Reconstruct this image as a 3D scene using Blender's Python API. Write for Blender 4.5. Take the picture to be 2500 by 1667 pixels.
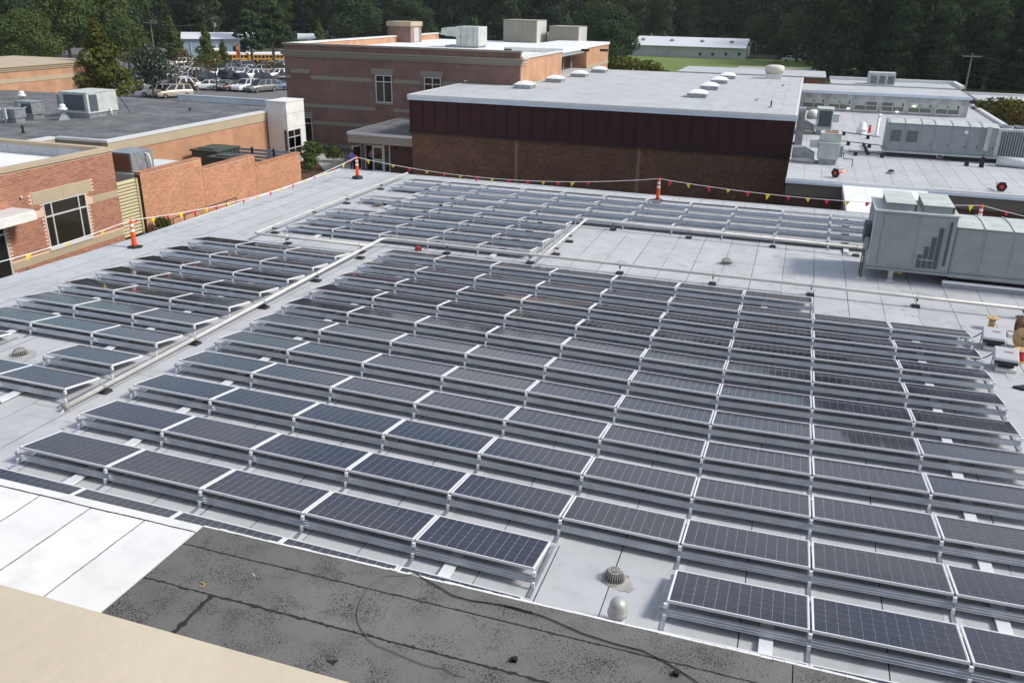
import bpy, bmesh, math, random
from math import sin, cos, tan, pi, radians, sqrt, exp, tanh, atan2, hypot
from mathutils import Vector, Matrix
R = random.Random(7)
for o in list(bpy.data.objects): bpy.data.objects.remove(o)
SC = bpy.context.scene
COL = SC.collection

# ------------------------------------------------------------------ camera, sky, sun, exposure
FPX = 2059.8; PITCH = .3823; YAW = -.3160; ROLL = .0187          # pixels of the 2500 px wide photograph
CAM = Vector((-1.0907, -10.1036, 8.2872))
_d = Vector((sin(YAW)*cos(PITCH), cos(YAW)*cos(PITCH), -sin(PITCH)))
_r0 = Vector((cos(YAW), -sin(YAW), 0)); _u0 = _r0.cross(_d)
_r = _r0*cos(ROLL)+_u0*sin(ROLL); _u = _r.cross(_d)
cam = bpy.data.cameras.new('camera'); camo = bpy.data.objects.new('camera', cam); COL.objects.link(camo)
cam.sensor_width = 36; cam.lens = FPX/2500*36; cam.clip_start = .1; cam.clip_end = 3000
camo.matrix_world = Matrix(((_r.x,_u.x,-_d.x,CAM.x),(_r.y,_u.y,-_d.y,CAM.y),(_r.z,_u.z,-_d.z,CAM.z),(0,0,0,1)))
SC.camera = camo
SUN_AZ, SUN_EL = radians(80), radians(42)                          # azimuth from +y towards +x
w = bpy.data.worlds.new('World'); SC.world = w; w.use_nodes = True
nt = w.node_tree; nt.nodes.clear()
def N(t, **k):
    n = nt.nodes.new(t)
    for a, b in k.items(): setattr(n, a, b)
    return n
sky = N('ShaderNodeTexSky', sky_type='NISHITA', sun_disc=False, sun_elevation=SUN_EL, sun_rotation=SUN_AZ, air_density=1.0, dust_density=1.5)
bg = N('ShaderNodeBackground'); bg.inputs[1].default_value = .125
tc = N('ShaderNodeTexCoord'); mp = N('ShaderNodeMapping'); mp.inputs['Scale'].default_value = (1.1, 1.1, 3.2)
cn = N('ShaderNodeTexNoise'); cn.inputs['Scale'].default_value = 2.1; cn.inputs['Detail'].default_value = 7
cr_ = N('ShaderNodeValToRGB'); cr_.color_ramp.elements[0].position = .43; cr_.color_ramp.elements[1].position = .60
mx = N('ShaderNodeMixRGB'); mx.inputs[2].default_value = (5.3, 5.6, 6.2, 1)
L = nt.links.new
L(tc.outputs['Generated'], mp.inputs[0]); L(mp.outputs[0], cn.inputs[0]); L(cn.outputs[0], cr_.inputs[0])
L(cr_.outputs[0], mx.inputs[0]); L(sky.outputs[0], mx.inputs[1]); L(mx.outputs[0], bg.inputs[0])
L(bg.outputs[0], N('ShaderNodeOutputWorld').inputs[0])
sl = bpy.data.lights.new('sun', 'SUN'); sl.energy = 3.1; sl.angle = radians(12); sl.color = (1, .95, .87)
so = bpy.data.objects.new('sun', sl); COL.objects.link(so); so.location = (60, 60, 90)
_sd = Vector((sin(SUN_AZ)*cos(SUN_EL), cos(SUN_AZ)*cos(SUN_EL), sin(SUN_EL)))
so.rotation_euler = _sd.to_track_quat('Z', 'Y').to_euler()
SC.view_settings.view_transform = 'Standard'; SC.view_settings.look = 'None'
SC.view_settings.exposure = .3; SC.view_settings.gamma = 1
SC.render.engine = 'CYCLES'; SC.render.resolution_x = 1024; SC.render.resolution_y = 682
SC.cycles.max_bounces = 6; SC.cycles.transparent_max_bounces = 8

# ------------------------------------------------------------------ photograph pixel -> point on a known plane
def ray(px, py): return _d+_r*((px-1250)/FPX)-_u*((py-833.5)/FPX)
def PZ(px, py, z): v = ray(px, py); return CAM+v*((z-CAM.z)/v.z)
def PX(px, py, x): v = ray(px, py); return CAM+v*((x-CAM.x)/v.x)
def PY(px, py, y): v = ray(px, py); return CAM+v*((y-CAM.y)/v.y)
GR = -4.7                                                            # ground level, the solar roof is z = 0
def zroof(x, y):                                                     # shallow drainage valley in the roof
    a = sqrt((x+1.865)**2+1)-1; a = 9*tanh(a/9)
    return .0279*a/(1+exp((y-11)/2.5))

# ------------------------------------------------------------------ materials
MATS = {}
def mat(name, col=(.5,.5,.5), rough=.6, metal=0., spec=.5, noise=None, col2=None, nscale=4., bump=0., bscale=40., rnd=0., alpha=None, coat=0., transl=None, island=0., ndet=4., contrast=(.35,.65), emis=None):
    if name in MATS: return MATS[name]
    m = bpy.data.materials.new(name); m.use_nodes = True; t = m.node_tree; n = t.nodes; b = n['Principled BSDF']
    b.inputs['Roughness'].default_value = rough; b.inputs['Metallic'].default_value = metal
    b.inputs['Specular IOR Level'].default_value = spec; b.inputs['Coat Weight'].default_value = coat
    c = n.new('ShaderNodeRGB'); c.outputs[0].default_value = (*col, 1); out = c.outputs[0]
    co = n.new('ShaderNodeTexCoord')
    if col2 is not None:
        nz = n.new('ShaderNodeTexNoise'); nz.inputs['Scale'].default_value = nscale; nz.inputs['Detail'].default_value = ndet
        g = n.new('ShaderNodeNewGeometry'); t.links.new(g.outputs['Position'], nz.inputs[0])
        rp = n.new('ShaderNodeValToRGB'); rp.color_ramp.elements[0].position = contrast[0]; rp.color_ramp.elements[1].position = contrast[1]
        t.links.new(nz.outputs[0], rp.inputs[0])
        x = n.new('ShaderNodeMixRGB'); t.links.new(rp.outputs[0], x.inputs[0]); t.links.new(out, x.inputs[1]); x.inputs[2].default_value = (*col2, 1); out = x.outputs[0]
    if rnd or island:
        if island: g2 = n.new('ShaderNodeNewGeometry'); src = g2.outputs['Random Per Island']; amt = island
        else: g2 = n.new('ShaderNodeObjectInfo'); src = g2.outputs['Random']; amt = rnd
        mr = n.new('ShaderNodeMapRange'); mr.inputs[3].default_value = 1-amt; mr.inputs[4].default_value = 1+amt; t.links.new(src, mr.inputs[0])
        hs = n.new('ShaderNodeHueSaturation'); t.links.new(mr.outputs[0], hs.inputs['Value']); t.links.new(out, hs.inputs['Color']); out = hs.outputs[0]
    t.links.new(out, b.inputs['Base Color'])
    if bump:
        nb = n.new('ShaderNodeTexNoise'); nb.inputs['Scale'].default_value = bscale; nb.inputs['Detail'].default_value = 3
        g = n.new('ShaderNodeNewGeometry'); t.links.new(g.outputs['Position'], nb.inputs[0])
        bp = n.new('ShaderNodeBump'); bp.inputs['Strength'].default_value = bump; bp.inputs['Distance'].default_value = .02
        t.links.new(nb.outputs[0], bp.inputs['Height']); t.links.new(bp.outputs[0], b.inputs['Normal'])
    if emis:
        b.inputs['Emission Color'].default_value = (*emis[0], 1); b.inputs['Emission Strength'].default_value = emis[1]
    if transl:
        tr = n.new('ShaderNodeBsdfTranslucent'); t.links.new(out, tr.inputs[0]); ms = n.new('ShaderNodeMixShader'); ms.inputs[0].default_value = transl
        t.links.new(b.outputs[0], ms.inputs[1]); t.links.new(tr.outputs[0], ms.inputs[2]); t.links.new(ms.outputs[0], n['Material Output'].inputs[0])
    MATS[name] = m; return m

def brickmat(name, c1, c2, mortar, course, length, axis):
    if name in MATS: return MATS[name]
    m = bpy.data.materials.new(name); m.use_nodes = True; t = m.node_tree; n = t.nodes; b = n['Principled BSDF']; b.inputs['Roughness'].default_value = .85
    g = n.new('ShaderNodeNewGeometry'); s = n.new('ShaderNodeSeparateXYZ'); t.links.new(g.outputs['Position'], s.inputs[0])
    cb = n.new('ShaderNodeCombineXYZ'); t.links.new(s.outputs[axis], cb.inputs[0]); t.links.new(s.outputs[2], cb.inputs[1])
    br = n.new('ShaderNodeTexBrick'); t.links.new(cb.outputs[0], br.inputs[0])
    br.inputs['Color1'].default_value = (*c1,1); br.inputs['Color2'].default_value = (*c2,1); br.inputs['Mortar'].default_value = (*mortar,1)
    br.inputs['Scale'].default_value = 1; br.inputs['Mortar Size'].default_value = .009; br.inputs['Brick Width'].default_value = length; br.inputs['Row Height'].default_value = course
    nz = n.new('ShaderNodeTexNoise'); nz.inputs['Scale'].default_value = .8; nz.inputs['Detail'].default_value = 5; t.links.new(g.outputs['Position'], nz.inputs[0])
    mr = n.new('ShaderNodeMapRange'); mr.inputs[1].default_value = .3; mr.inputs[2].default_value = .7; mr.inputs[3].default_value = .8; mr.inputs[4].default_value = 1.15; t.links.new(nz.outputs[0], mr.inputs[0])
    hs = n.new('ShaderNodeHueSaturation'); t.links.new(br.outputs[0], hs.inputs['Color']); t.links.new(mr.outputs[0], hs.inputs['Value']); t.links.new(hs.outputs[0], b.inputs['Base Color'])
    bp = n.new('ShaderNodeBump'); bp.inputs['Strength'].default_value = .5; bp.inputs['Distance'].default_value = .01; bp.invert = True
    t.links.new(br.outputs['Fac'], bp.inputs['Height']); t.links.new(bp.outputs[0], b.inputs['Normal'])
    MATS[name] = m; return m

# roof cap sheet: pale granules, faint dirt, small scuffs
def sheetmat(name, base, dirt, dirtamt, speck, specksize=90., clump=2.5, thr=(.60,.68), rnd=.03):
    m = bpy.data.materials.new(name); m.use_nodes = True; t = m.node_tree; n = t.nodes; b = n['Principled BSDF']; b.inputs['Roughness'].default_value = .8; b.inputs['Specular IOR Level'].default_value = .25
    g = n.new('ShaderNodeNewGeometry'); P = g.outputs['Position']
    def nz(sc, det=4):
        k = n.new('ShaderNodeTexNoise'); k.inputs['Scale'].default_value = sc; k.inputs['Detail'].default_value = det; t.links.new(P, k.inputs[0]); return k.outputs[0]
    def ramp(src, a, c):
        k = n.new('ShaderNodeMapRange'); k.inputs[1].default_value = a; k.inputs[2].default_value = c; t.links.new(src, k.inputs[0]); return k.outputs[0]
    def mth(op, a, c):
        k = n.new('ShaderNodeMath'); k.operation = op
        for i, v in enumerate((a, c)):
            if isinstance(v, (int, float)): k.inputs[i].default_value = v
            else: t.links.new(v, k.inputs[i])
        return k.outputs[0]
    def mix(f, a, c):
        k = n.new('ShaderNodeMixRGB'); t.links.new(f, k.inputs[0])
        for i, v in ((1, a), (2, c)):
            if isinstance(v, tuple): k.inputs[i].default_value = (*v, 1)
            else: t.links.new(v, k.inputs[i])
        return k.outputs[0]
    oi = n.new('ShaderNodeObjectInfo')
    c = mix(mth('MULTIPLY', ramp(nz(.55, 6), .38, .68), dirtamt), base, dirt)
    c = mix(mth('MULTIPLY', ramp(nz(2.2, 5), .52, .72), dirtamt*.55), c, tuple(v*.72 for v in dirt))
    fine = nz(specksize, 3); cl = nz(clump, 4)
    sp = ramp(mth('ADD', mth('MULTIPLY', fine, .62), mth('MULTIPLY', cl, .34)), *thr)
    c = mix(sp, c, speck)
    mr = n.new('ShaderNodeMapRange'); mr.inputs[3].default_value = 1-rnd; mr.inputs[4].default_value = 1+rnd; t.links.new(oi.outputs['Random'], mr.inputs[0])
    hs = n.new('ShaderNodeHueSaturation'); t.links.new(c, hs.inputs['Color']); t.links.new(mr.outputs[0], hs.inputs['Value']); t.links.new(hs.outputs[0], b.inputs['Base Color'])
    bp = n.new('ShaderNodeBump'); bp.inputs['Strength'].default_value = .25; bp.inputs['Distance'].default_value = .01; t.links.new(nz(140, 2), bp.inputs['Height']); t.links.new(bp.outputs[0], b.inputs['Normal'])
    MATS[name] = m; return m
sheetmat('membrane', (.455,.468,.485), (.375,.39,.405), .7, (.36,.37,.38), 60., 3., (.555,.65))
sheetmat('white_sheet', (.74,.745,.74), (.66,.665,.66), .6, (.35,.35,.35), 45., 2., (.600,.665))
sheetmat('black_sheet', (.160,.158,.153), (.115,.113,.11), .7, (.022,.022,.022), 62., 1.9, (.515,.585), .05)
sheetmat('old_sheet', (.17,.175,.18), (.10,.105,.11), .9, (.05,.05,.05), 20., 1.2, (.51,.61), .08)

# solar cell glass
def cellmat():
    m = bpy.data.materials.new('solar_cell'); m.use_nodes = True; t = m.node_tree; n = t.nodes; b = n['Principled BSDF']
    b.inputs['Roughness'].default_value = .07; b.inputs['IOR'].default_value = 1.5
    oi = n.new('ShaderNodeObjectInfo'); rp = n.new('ShaderNodeValToRGB'); e = rp.color_ramp.elements
    e[0].color = (.017,.019,.034,1); e[1].color = (.027,.026,.034,1); k = e.new(.6); k.color = (.021,.022,.036,1)
    t.links.new(oi.outputs['Random'], rp.inputs[0])
    g = n.new('ShaderNodeNewGeometry'); mr = n.new('ShaderNodeMapRange'); mr.inputs[3].default_value = .88; mr.inputs[4].default_value = 1.14; t.links.new(g.outputs['Random Per Island'], mr.inputs[0])
    hs = n.new('ShaderNodeHueSaturation'); t.links.new(rp.outputs[0], hs.inputs['Color']); t.links.new(mr.outputs[0], hs.inputs['Value'])
    co = n.new('ShaderNodeTexCoord'); s = n.new('ShaderNodeSeparateXYZ'); t.links.new(co.outputs['Object'], s.inputs[0])
    f = n.new('ShaderNodeMath'); f.operation = 'MULTIPLY'; f.inputs[1].default_value = 3/.159; t.links.new(s.outputs[1], f.inputs[0])
    fr = n.new('ShaderNodeMath'); fr.operation = 'FRACT'; t.links.new(f.outputs[0], fr.inputs[0])
    lt = n.new('ShaderNodeMath'); lt.operation = 'LESS_THAN'; lt.inputs[1].default_value = .05; t.links.new(fr.outputs[0], lt.inputs[0])
    x = n.new('ShaderNodeMixRGB'); t.links.new(lt.outputs[0], x.inputs[0]); t.links.new(hs.outputs[0], x.inputs[1]); x.inputs[2].default_value = (.20,.20,.22,1)
    t.links.new(x.outputs[0], b.inputs['Base Color']); MATS['solar_cell'] = m
cellmat()
mat('backsheet', (.66,.67,.69), .1, spec=.5)
mat('patch', (.43,.44,.455), .85, col2=(.36,.37,.385), nscale=2.5, rnd=.05); mat('scuff', (.20,.20,.20), .8); mat('stain', (.30,.295,.285), .9, col2=(.40,.41,.415), nscale=3.5)
mat('slip', (.50,.51,.52), .7, col2=(.40,.41,.42), nscale=2.)
mat('alu', (.76,.77,.78), .45, .15)
mat('galv', (.52,.56,.60), .36, .8, col2=(.44,.47,.51), nscale=3., rnd=.05)
mat('white_alu', (.86,.88,.90), .35, .35)
mat('black_rubber', (.012,.012,.013), .7)
mat('dark_gap', (.03,.03,.03), .9)
mat('pipe_grey', (.60,.59,.56), .45, .1, col2=(.50,.49,.46), nscale=2.)
mat('wire_grey', (.12,.12,.115), .6)
mat('steel', (.45,.45,.45), .4, .8)
mat('cast_iron', (.36,.35,.335), .65, .1, col2=(.24,.235,.22), nscale=12.)
mat('ahu_paint', (.298,.326,.328), .5, col2=(.255,.283,.288), nscale=2.5, bump=.05, bscale=6)
mat('ahu_light', (.52,.56,.52), .5, col2=(.40,.44,.42), nscale=2.)
mat('ahu_dark', (.07,.085,.10), .6)
mat('ahu_seam', (.10,.115,.12), .7)
mat('louvre_beige', (.34,.32,.27), .6)
mat('duct_galv', (.36,.39,.41), .45, .5, col2=(.24,.27,.29), nscale=3.)
mat('orange', (.85,.085,.015), .45); mat('reflective_white', (.80,.80,.80), .4); mat('red_plastic', (.75,.02,.02), .45)
mat('pen_yellow', (.80,.60,.02), .5, transl=.4); mat('pen_red', (.75,.03,.07), .5, transl=.4); mat('cord_white', (.80,.80,.78), .6)
mat('wood', (.62,.42,.20), .6, col2=(.48,.30,.14), nscale=8.); mat('wood_dark', (.20,.10,.045), .6, col2=(.12,.06,.03), nscale=8.)
mat('cable_red', (.62,.02,.04), .5); mat('cable_tan', (.42,.30,.15), .5); mat('inverter_grey', (.45,.47,.50), .45); mat('pvc', (.80,.80,.78), .4)
mat('beige_stone', (.56,.485,.375), .8, col2=(.49,.42,.32), nscale=3.5, bump=.12, bscale=30)
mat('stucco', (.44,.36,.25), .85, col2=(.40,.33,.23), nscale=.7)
mat('stucco_shade', (.26,.235,.20), .85); mat('brown_fascia', (.17,.14,.115), .7)  # darker stucco has the shade of sun-averted faces put into its colour
mat('white_panel', (.80,.80,.77), .5, col2=(.68,.68,.65), nscale=1.5)
mat('flash_metal', (.62,.68,.74), .35, .5, col2=(.55,.60,.65), nscale=.5); mat('flash_light', (.66,.67,.66), .5, .2)
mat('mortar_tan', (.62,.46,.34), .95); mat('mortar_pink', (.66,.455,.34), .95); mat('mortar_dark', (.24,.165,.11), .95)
mat('brick_orange', (.47,.225,.125), .88, island=.22, col2=(.40,.18,.10), nscale=.9)
mat('brick_red', (.27,.105,.065), .88, island=.25, col2=(.32,.135,.085), nscale=.9)
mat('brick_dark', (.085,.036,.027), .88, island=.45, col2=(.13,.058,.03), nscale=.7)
mat('brown_metal', (.052,.017,.018), .6, spec=.25, col2=(.042,.014,.015), nscale=1.); mat('brown_rib', (.030,.013,.015), .6, spec=.3)
brickmat('brick_y', (.48,.215,.108), (.40,.17,.088), (.56,.40,.27), .0715, .215, 1)
brickmat('brick_y2', (.49,.235,.125), (.42,.19,.10), (.56,.42,.29), .0715, .215, 1)
brickmat('brick_x', (.20,.098,.078), (.15,.066,.055), (.30,.225,.185), .0715, .215, 0)  # orange brick with shade put into its colour, for walls turned from the sun
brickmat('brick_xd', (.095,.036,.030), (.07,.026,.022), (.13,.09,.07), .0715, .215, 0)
mat('window_glass', (.012,.013,.014), .06, spec=.6); mat('brown_glass', (.022,.017,.012), .1, spec=.35); mat('lit_room', (.16,.17,.14), .25); mat('blind', (.50,.55,.48), .6)
mat('frame_white', (.62,.62,.60), .45, .2); mat('cream', (.62,.60,.50), .6, col2=(.52,.51,.44), nscale=1.)
mat('tan_metal', (.46,.41,.25), .5); mat('green_box', (.045,.058,.05), .6); mat('black_metal', (.015,.015,.017), .5)
mat('dome', (.82,.82,.80), .3); mat('stained_white', (.55,.56,.55), .7, col2=(.33,.34,.33), nscale=1.3, ndet=6)
mat('asphalt', (.11,.11,.112), .85, col2=(.15,.15,.15), nscale=.15); mat('concrete', (.40,.39,.36), .85, col2=(.34,.33,.31), nscale=.7)
mat('grass', (.105,.165,.026), .9, col2=(.135,.19,.04), nscale=.12, bump=.3, bscale=2); mat('mulch', (.10,.045,.025), .95, col2=(.06,.03,.02), nscale=3.)
mat('soil', (.06,.065,.03), .95, col2=(.035,.045,.02), nscale=.1)
LEAF = dict(island=.32, transl=.25, rough=.9, spec=.1)
mat('leaf_forest', (.050,.078,.033), col2=(.078,.092,.032), nscale=.05, **LEAF)
mat('leaf_dark', (.034,.064,.031), col2=(.052,.080,.030), nscale=.06, **LEAF)
mat('leaf_mid', (.066,.105,.034), col2=(.092,.118,.030), nscale=.12, **LEAF)
mat('leaf_yellow', (.10,.105,.02), col2=(.065,.085,.02), nscale=.3, **LEAF)
mat('leaf_gold', (.12,.075,.02), col2=(.08,.07,.02), nscale=.3, **LEAF)
mat('leaf_gloss', (.022,.040,.016), island=.5, transl=.1, rough=.35)
mat('bark', (.10,.075,.055), .95, col2=(.16,.13,.10), nscale=2.); mat('bark_pale', (.30,.27,.23), .95)
mat('pole_wood', (.16,.14,.12), .9); mat('wire', (.04,.04,.04), .6)
mat('shed_wall', (.47,.48,.48), .6, col2=(.41,.42,.42), nscale=.2); mat('shed_roof', (.72,.74,.76), .4, .2); mat('shed_blue', (.30,.36,.42), .6)
mat('bus_yellow', (.75,.36,.02), .4, coat=.3); mat('tyre', (.012,.012,.012), .8); mat('rim', (.35,.35,.36), .35, .8); mat('car_glass', (.02,.025,.03), .05, spec=.7)
mat('headlight', (.7,.7,.7), .2); mat('taillight', (.35,.01,.01), .3)
for k, c in dict(white=(.78,.78,.78), silver=(.45,.47,.48), black=(.01,.01,.012), navy=(.012,.016,.035), blue=(.32,.45,.60), red=(.20,.015,.018), maroon=(.10,.035,.03), grey=(.16,.17,.17), green=(.20,.26,.25), beige=(.48,.42,.33)).items(): mat('paint_'+k, c, .3, .1, coat=.7)
mat('skin', (.36,.20,.14), .6); mat('hair', (.02,.014,.01), .7); mat('cloth_purple', (.22,.16,.62), .8); mat('cloth_pink', (.55,.40,.52), .8); mat('trousers', (.02,.02,.03), .8)
mat('lamp_glow', (.9,.95,.8), .5, emis=((1,1,.75), 2.2)); mat('banner_orange', (.85,.16,.02), .7)
mat('rust', (.22,.10,.05), .8); mat('moss', (.10,.10,.06), .8); mat('copper_red', (.30,.03,.03), .6)
M = MATS

# ------------------------------------------------------------------ mesh helpers
class MB:
    def __init__(s): s.v = []; s.f = []; s.smooth = False
    def quadgrid(s, pts): b = len(s.v); s.v += pts; return b
    def face(s, *p): b = len(s.v); s.v += [tuple(q) for q in p]; s.f.append(tuple(range(b, b+len(p)))); return s
    def box(s, x0, x1, y0, y1, z0, z1):
        b = len(s.v)
        s.v += [(x0,y0,z0),(x1,y0,z0),(x1,y1,z0),(x0,y1,z0),(x0,y0,z1),(x1,y0,z1),(x1,y1,z1),(x0,y1,z1)]
        s.f += [tuple(b+i for i in q) for q in ((0,3,2,1),(4,5,6,7),(0,1,5,4),(1,2,6,5),(2,3,7,6),(3,0,4,7))]; return s
    def prism(s, prof, a0, a1, axis='x'):          # profile of (u, z) swept along an axis
        b = len(s.v); n = len(prof)
        for a in (a0, a1):
            for (u, z) in prof: s.v.append((a, u, z) if axis == 'x' else (u, a, z))
        for i in range(n): j = (i+1) % n; s.f.append((b+i, b+j, b+n+j, b+n+i))
        s.f.append(tuple(b+i for i in range(n))[::-1]); s.f.append(tuple(b+n+i for i in range(n))); return s
    def slab(s, poly, z0, z1):                      # ground plan extruded upwards
        b = len(s.v); n = len(poly)
        for z in (z0, z1):
            for (x, y) in poly: s.v.append((x, y, z))
        for i in range(n): j = (i+1) % n; s.f.append((b+i, b+j, b+n+j, b+n+i))
        s.f.append(tuple(b+i for i in range(n))[::-1]); s.f.append(tuple(b+n+i for i in range(n))); return s
    def lathe(s, prof, c=(0,0,0), n=16, cap=True):
        b = len(s.v)
        for (r, z) in prof:
            for i in range(n): a = 2*pi*i/n; s.v.append((c[0]+r*cos(a), c[1]+r*sin(a), c[2]+z))
        for k in range(len(prof)-1):
            for i in range(n): j = (i+1) % n; s.f.append((b+k*n+i, b+k*n+j, b+(k+1)*n+j, b+(k+1)*n+i))
        if cap: s.f.append(tuple(b+i for i in range(n))[::-1]); q = b+(len(prof)-1)*n; s.f.append(tuple(q+i for i in range(n)))
        return s
    def tube(s, path, r, n=8, cap=True):
        P = [Vector(p) for p in path]; b = len(s.v); rr = r if isinstance(r, (list, tuple)) else [r]*len(P)
        up = Vector((0, 0, 1))
        for k, p in enumerate(P):
            t = (P[min(k+1, len(P)-1)]-P[max(k-1, 0)]).normalized()
            a = t.cross(up if abs(t.z) < .95 else Vector((1, 0, 0))).normalized(); c = a.cross(t)
            for i in range(n): q = 2*pi*i/n; w_ = p+(a*cos(q)+c*sin(q))*rr[k]; s.v.append(tuple(w_))
        for k in range(len(P)-1):
            for i in range(n): j = (i+1) % n; s.f.append((b+k*n+i, b+k*n+j, b+(k+1)*n+j, b+(k+1)*n+i))
        if cap: s.f.append(tuple(b+i for i in range(n))[::-1]); q = b+(len(P)-1)*n; s.f.append(tuple(q+i for i in range(n)))
        return s
    def mesh(s, name, m, off=(0,0,0), smooth=False):
        me = bpy.data.meshes.new(name)
        v = s.v if tuple(off) == (0,0,0) else [(a-off[0], b-off[1], c-off[2]) for a, b, c in s.v]
        me.from_pydata(v, [], s.f); me.materials.append(M[m] if isinstance(m, str) else m)
        if smooth: me.polygons.foreach_set('use_smooth', [True]*len(me.polygons))
        me.update(); return me
    def build(s, name, m, parent=None, world=True, smooth=False, kind=None, label=None):
        # world=True: coordinates are world coordinates, moved into the parent's frame (parents are unrotated then)
        off = (0,0,0)
        if parent is not None and world:
            off = Vector((0,0,0)); p = parent
            while p is not None: off += p.location; p = p.parent
        o = bpy.data.objects.new(name, s.mesh(name, m, off, smooth)); COL.objects.link(o)
        if parent is not None: o.parent = parent
        if kind: o['kind'] = kind
        if label: o['label'] = label
        return o
def bevel(o, wdt, seg=2):
    md = o.modifiers.new('bevel', 'BEVEL'); md.width = wdt; md.segments = seg; md.limit_method = 'ANGLE'; return o
def thing(name, label, cat, loc=(0,0,0), rz=0., group=None):
    o = bpy.data.objects.new(name, None); COL.objects.link(o); o.location = loc; o.rotation_euler = (0,0,rz); o.empty_display_size = .2
    o['label'] = label; o['category'] = cat
    if group: o['group'] = group
    return o
def tag(o, label, cat, group=None):
    o['label'] = label; o['category'] = cat
    if group: o['group'] = group
    return o
def struct(o): o['kind'] = 'structure'; return o
def kids(o): return [c for c in o.children]
def copy_tree(o, parent=None, label=None, group=None):
    c = o.copy(); COL.objects.link(c); c.parent = parent
    for ch in kids(o): copy_tree(ch, c)
    if label: c['label'] = label
    if group: c['group'] = group
    return c
def box(name, m, parent, *b, **k): return MB().box(*b).build(name, m, parent, **k)

# real bricks, laid in running bond on a wall face: axis 'x' (face looks to -y) or 'y' (face looks to +x)
def bricks(parent, m, axis, plane, u0, u1, z0, z1, course, length, holes=(), joint=.010, proud=.004, name='brick_courses'):
    b = MB(); n = int((z1-z0)/course); 
    for k in range(n):
        za = z0+k*course; zb = za+course-joint; u = u0-(length/2 if k % 2 else 0)
        while u < u1:
            a, c = max(u, u0), min(u+length-joint, u1); u += length
            if c-a < .03: continue
            if any(a < h[1] and c > h[0] and za < h[3]-.004 and zb > h[2]+.004 for h in holes): continue
            pr = proud+R.uniform(-.001, .002); i = len(b.v)
            if axis == 'y':
                b.v += [(plane-.02,a,za),(plane-.02,c,za),(plane-.02,c,zb),(plane-.02,a,zb),(plane+pr,a,za),(plane+pr,c,za),(plane+pr,c,zb),(plane+pr,a,zb)]
            else:
                b.v += [(c,plane+.02,za),(a,plane+.02,za),(a,plane+.02,zb),(c,plane+.02,zb),(c,plane-pr,za),(a,plane-pr,za),(a,plane-pr,zb),(c,plane-pr,zb)]
            b.f += [(i+4,i+5,i+6,i+7),(i,i+1,i+5,i+4),(i+1,i+2,i+6,i+5),(i+2,i+3,i+7,i+6),(i+3,i,i+4,i+7)]
    return b.build(name, m, parent, kind='stuff')

# window on a wall face: glass panes, frame and mullions; axis as above
def window(parent, axis, plane, u0, u1, z0, z1, us=(), zs=(), glass='window_glass', fr=.06, out=.02, frame='frame_white', name='window'):
    def bx(mb, a, c, p0, p1, za, zb):
        if axis == 'x': mb.box(a, c, plane-p1, plane-p0, za, zb)
        else: mb.box(plane+p0, plane+p1, a, c, za, zb)
    f = MB()
    for (a, c, za, zb) in ((u0,u0+fr,z0,z1),(u1-fr,u1,z0,z1),(u0+fr,u1-fr,z0,z0+fr),(u0+fr,u1-fr,z1-fr,z1)): bx(f, a, c, -.10, out, za, zb)
    o = f.build(name, frame, parent)
    U = [u0+fr]+list(us)+[u1-fr]; Z_ = [z0+fr]+list(zs)+[z1-fr]; h = fr/2
    mu = MB()
    for u in us: bx(mu, u-h, u+h, -.08, out-.005, z0+fr, z1-fr)
    for z in zs:
        for i in range(len(U)-1): bx(mu, U[i]+(h if i else 0), U[i+1]-(h if i < len(U)-2 else 0), -.08, out-.008, z-h, z+h)
    if us or zs: mu.build('mullion', frame, o)
    for i in range(len(U)-1):
        for j in range(len(Z_)-1):
            g = MB(); bx(g, U[i]+(h if i else 0)+.001, U[i+1]-(h if i < len(U)-2 else 0)-.001, -.07, -.05, Z_[j]+(h if j else 0)+.001, Z_[j+1]-(h if j < len(Z_)-2 else 0)-.001)
            g.build('pane', glass, o)
    return o
#PART2
def holed(parent, m, axis, plane, th, u0, u1, z0, z1, holes=(), name='wall'):
    us = sorted({u0, u1, *[min(max(h[i], u0), u1) for h in holes for i in (0, 1)]}); zs = sorted({z0, z1, *[min(max(h[i], z0), z1) for h in holes for i in (2, 3)]})
    b = MB()
    for i in range(len(us)-1):
        run = None
        for j in range(len(zs)):
            solid = j < len(zs)-1 and not any(h[0]-1e-6 <= us[i] and us[i+1] <= h[1]+1e-6 and h[2]-1e-6 <= zs[j] and zs[j+1] <= h[3]+1e-6 for h in holes)
            if solid and run is None: run = zs[j]
            if not solid and run is not None:
                if axis == 'x': b.box(us[i], us[i+1], plane, plane+th, run, zs[j])
                else: b.box(plane-th, plane, us[i], us[i+1], run, zs[j])
                run = None
    return b.build(name, m, parent)

# ================================================================== ground
g = MB().face((-1500,-300,GR),(1500,-300,GR),(1500,2200,GR),(-1500,2200,GR)).build('ground', 'soil'); struct(g)
def sheet(name, m, pts, z): return struct(MB().face(*[(x, y, z) for x, y in pts]).build(name, m))
sheet('lawn', 'grass', [(-70,118),(60,118),(60,236),(-70,236)], GR+.004)
sheet('verge', 'grass', [(-120,80),(-44,80),(-44,104),(-120,104)], GR+.008)
sheet('parking_lot', 'asphalt', [(-190,62),(-70,62),(-70,101),(-66,101),(-66,185),(-190,185)], GR+.012)
sheet('gravel_track', 'concrete', [(-16,196),(40,196),(40,203),(-16,203)], GR+.010)
sheet('footpath', 'concrete', [(-36,29.6),(-23,29.6),(-23,51.4),(-39.2,56),(-46,60.5),(-46,57),(-38.6,52),(-36,46.5)], GR+.016)
sheet('planting_bed', 'mulch', [(-43,46),(-36.6,46),(-36.9,50),(-40.8,55),(-43,54)], GR+.020)

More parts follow.
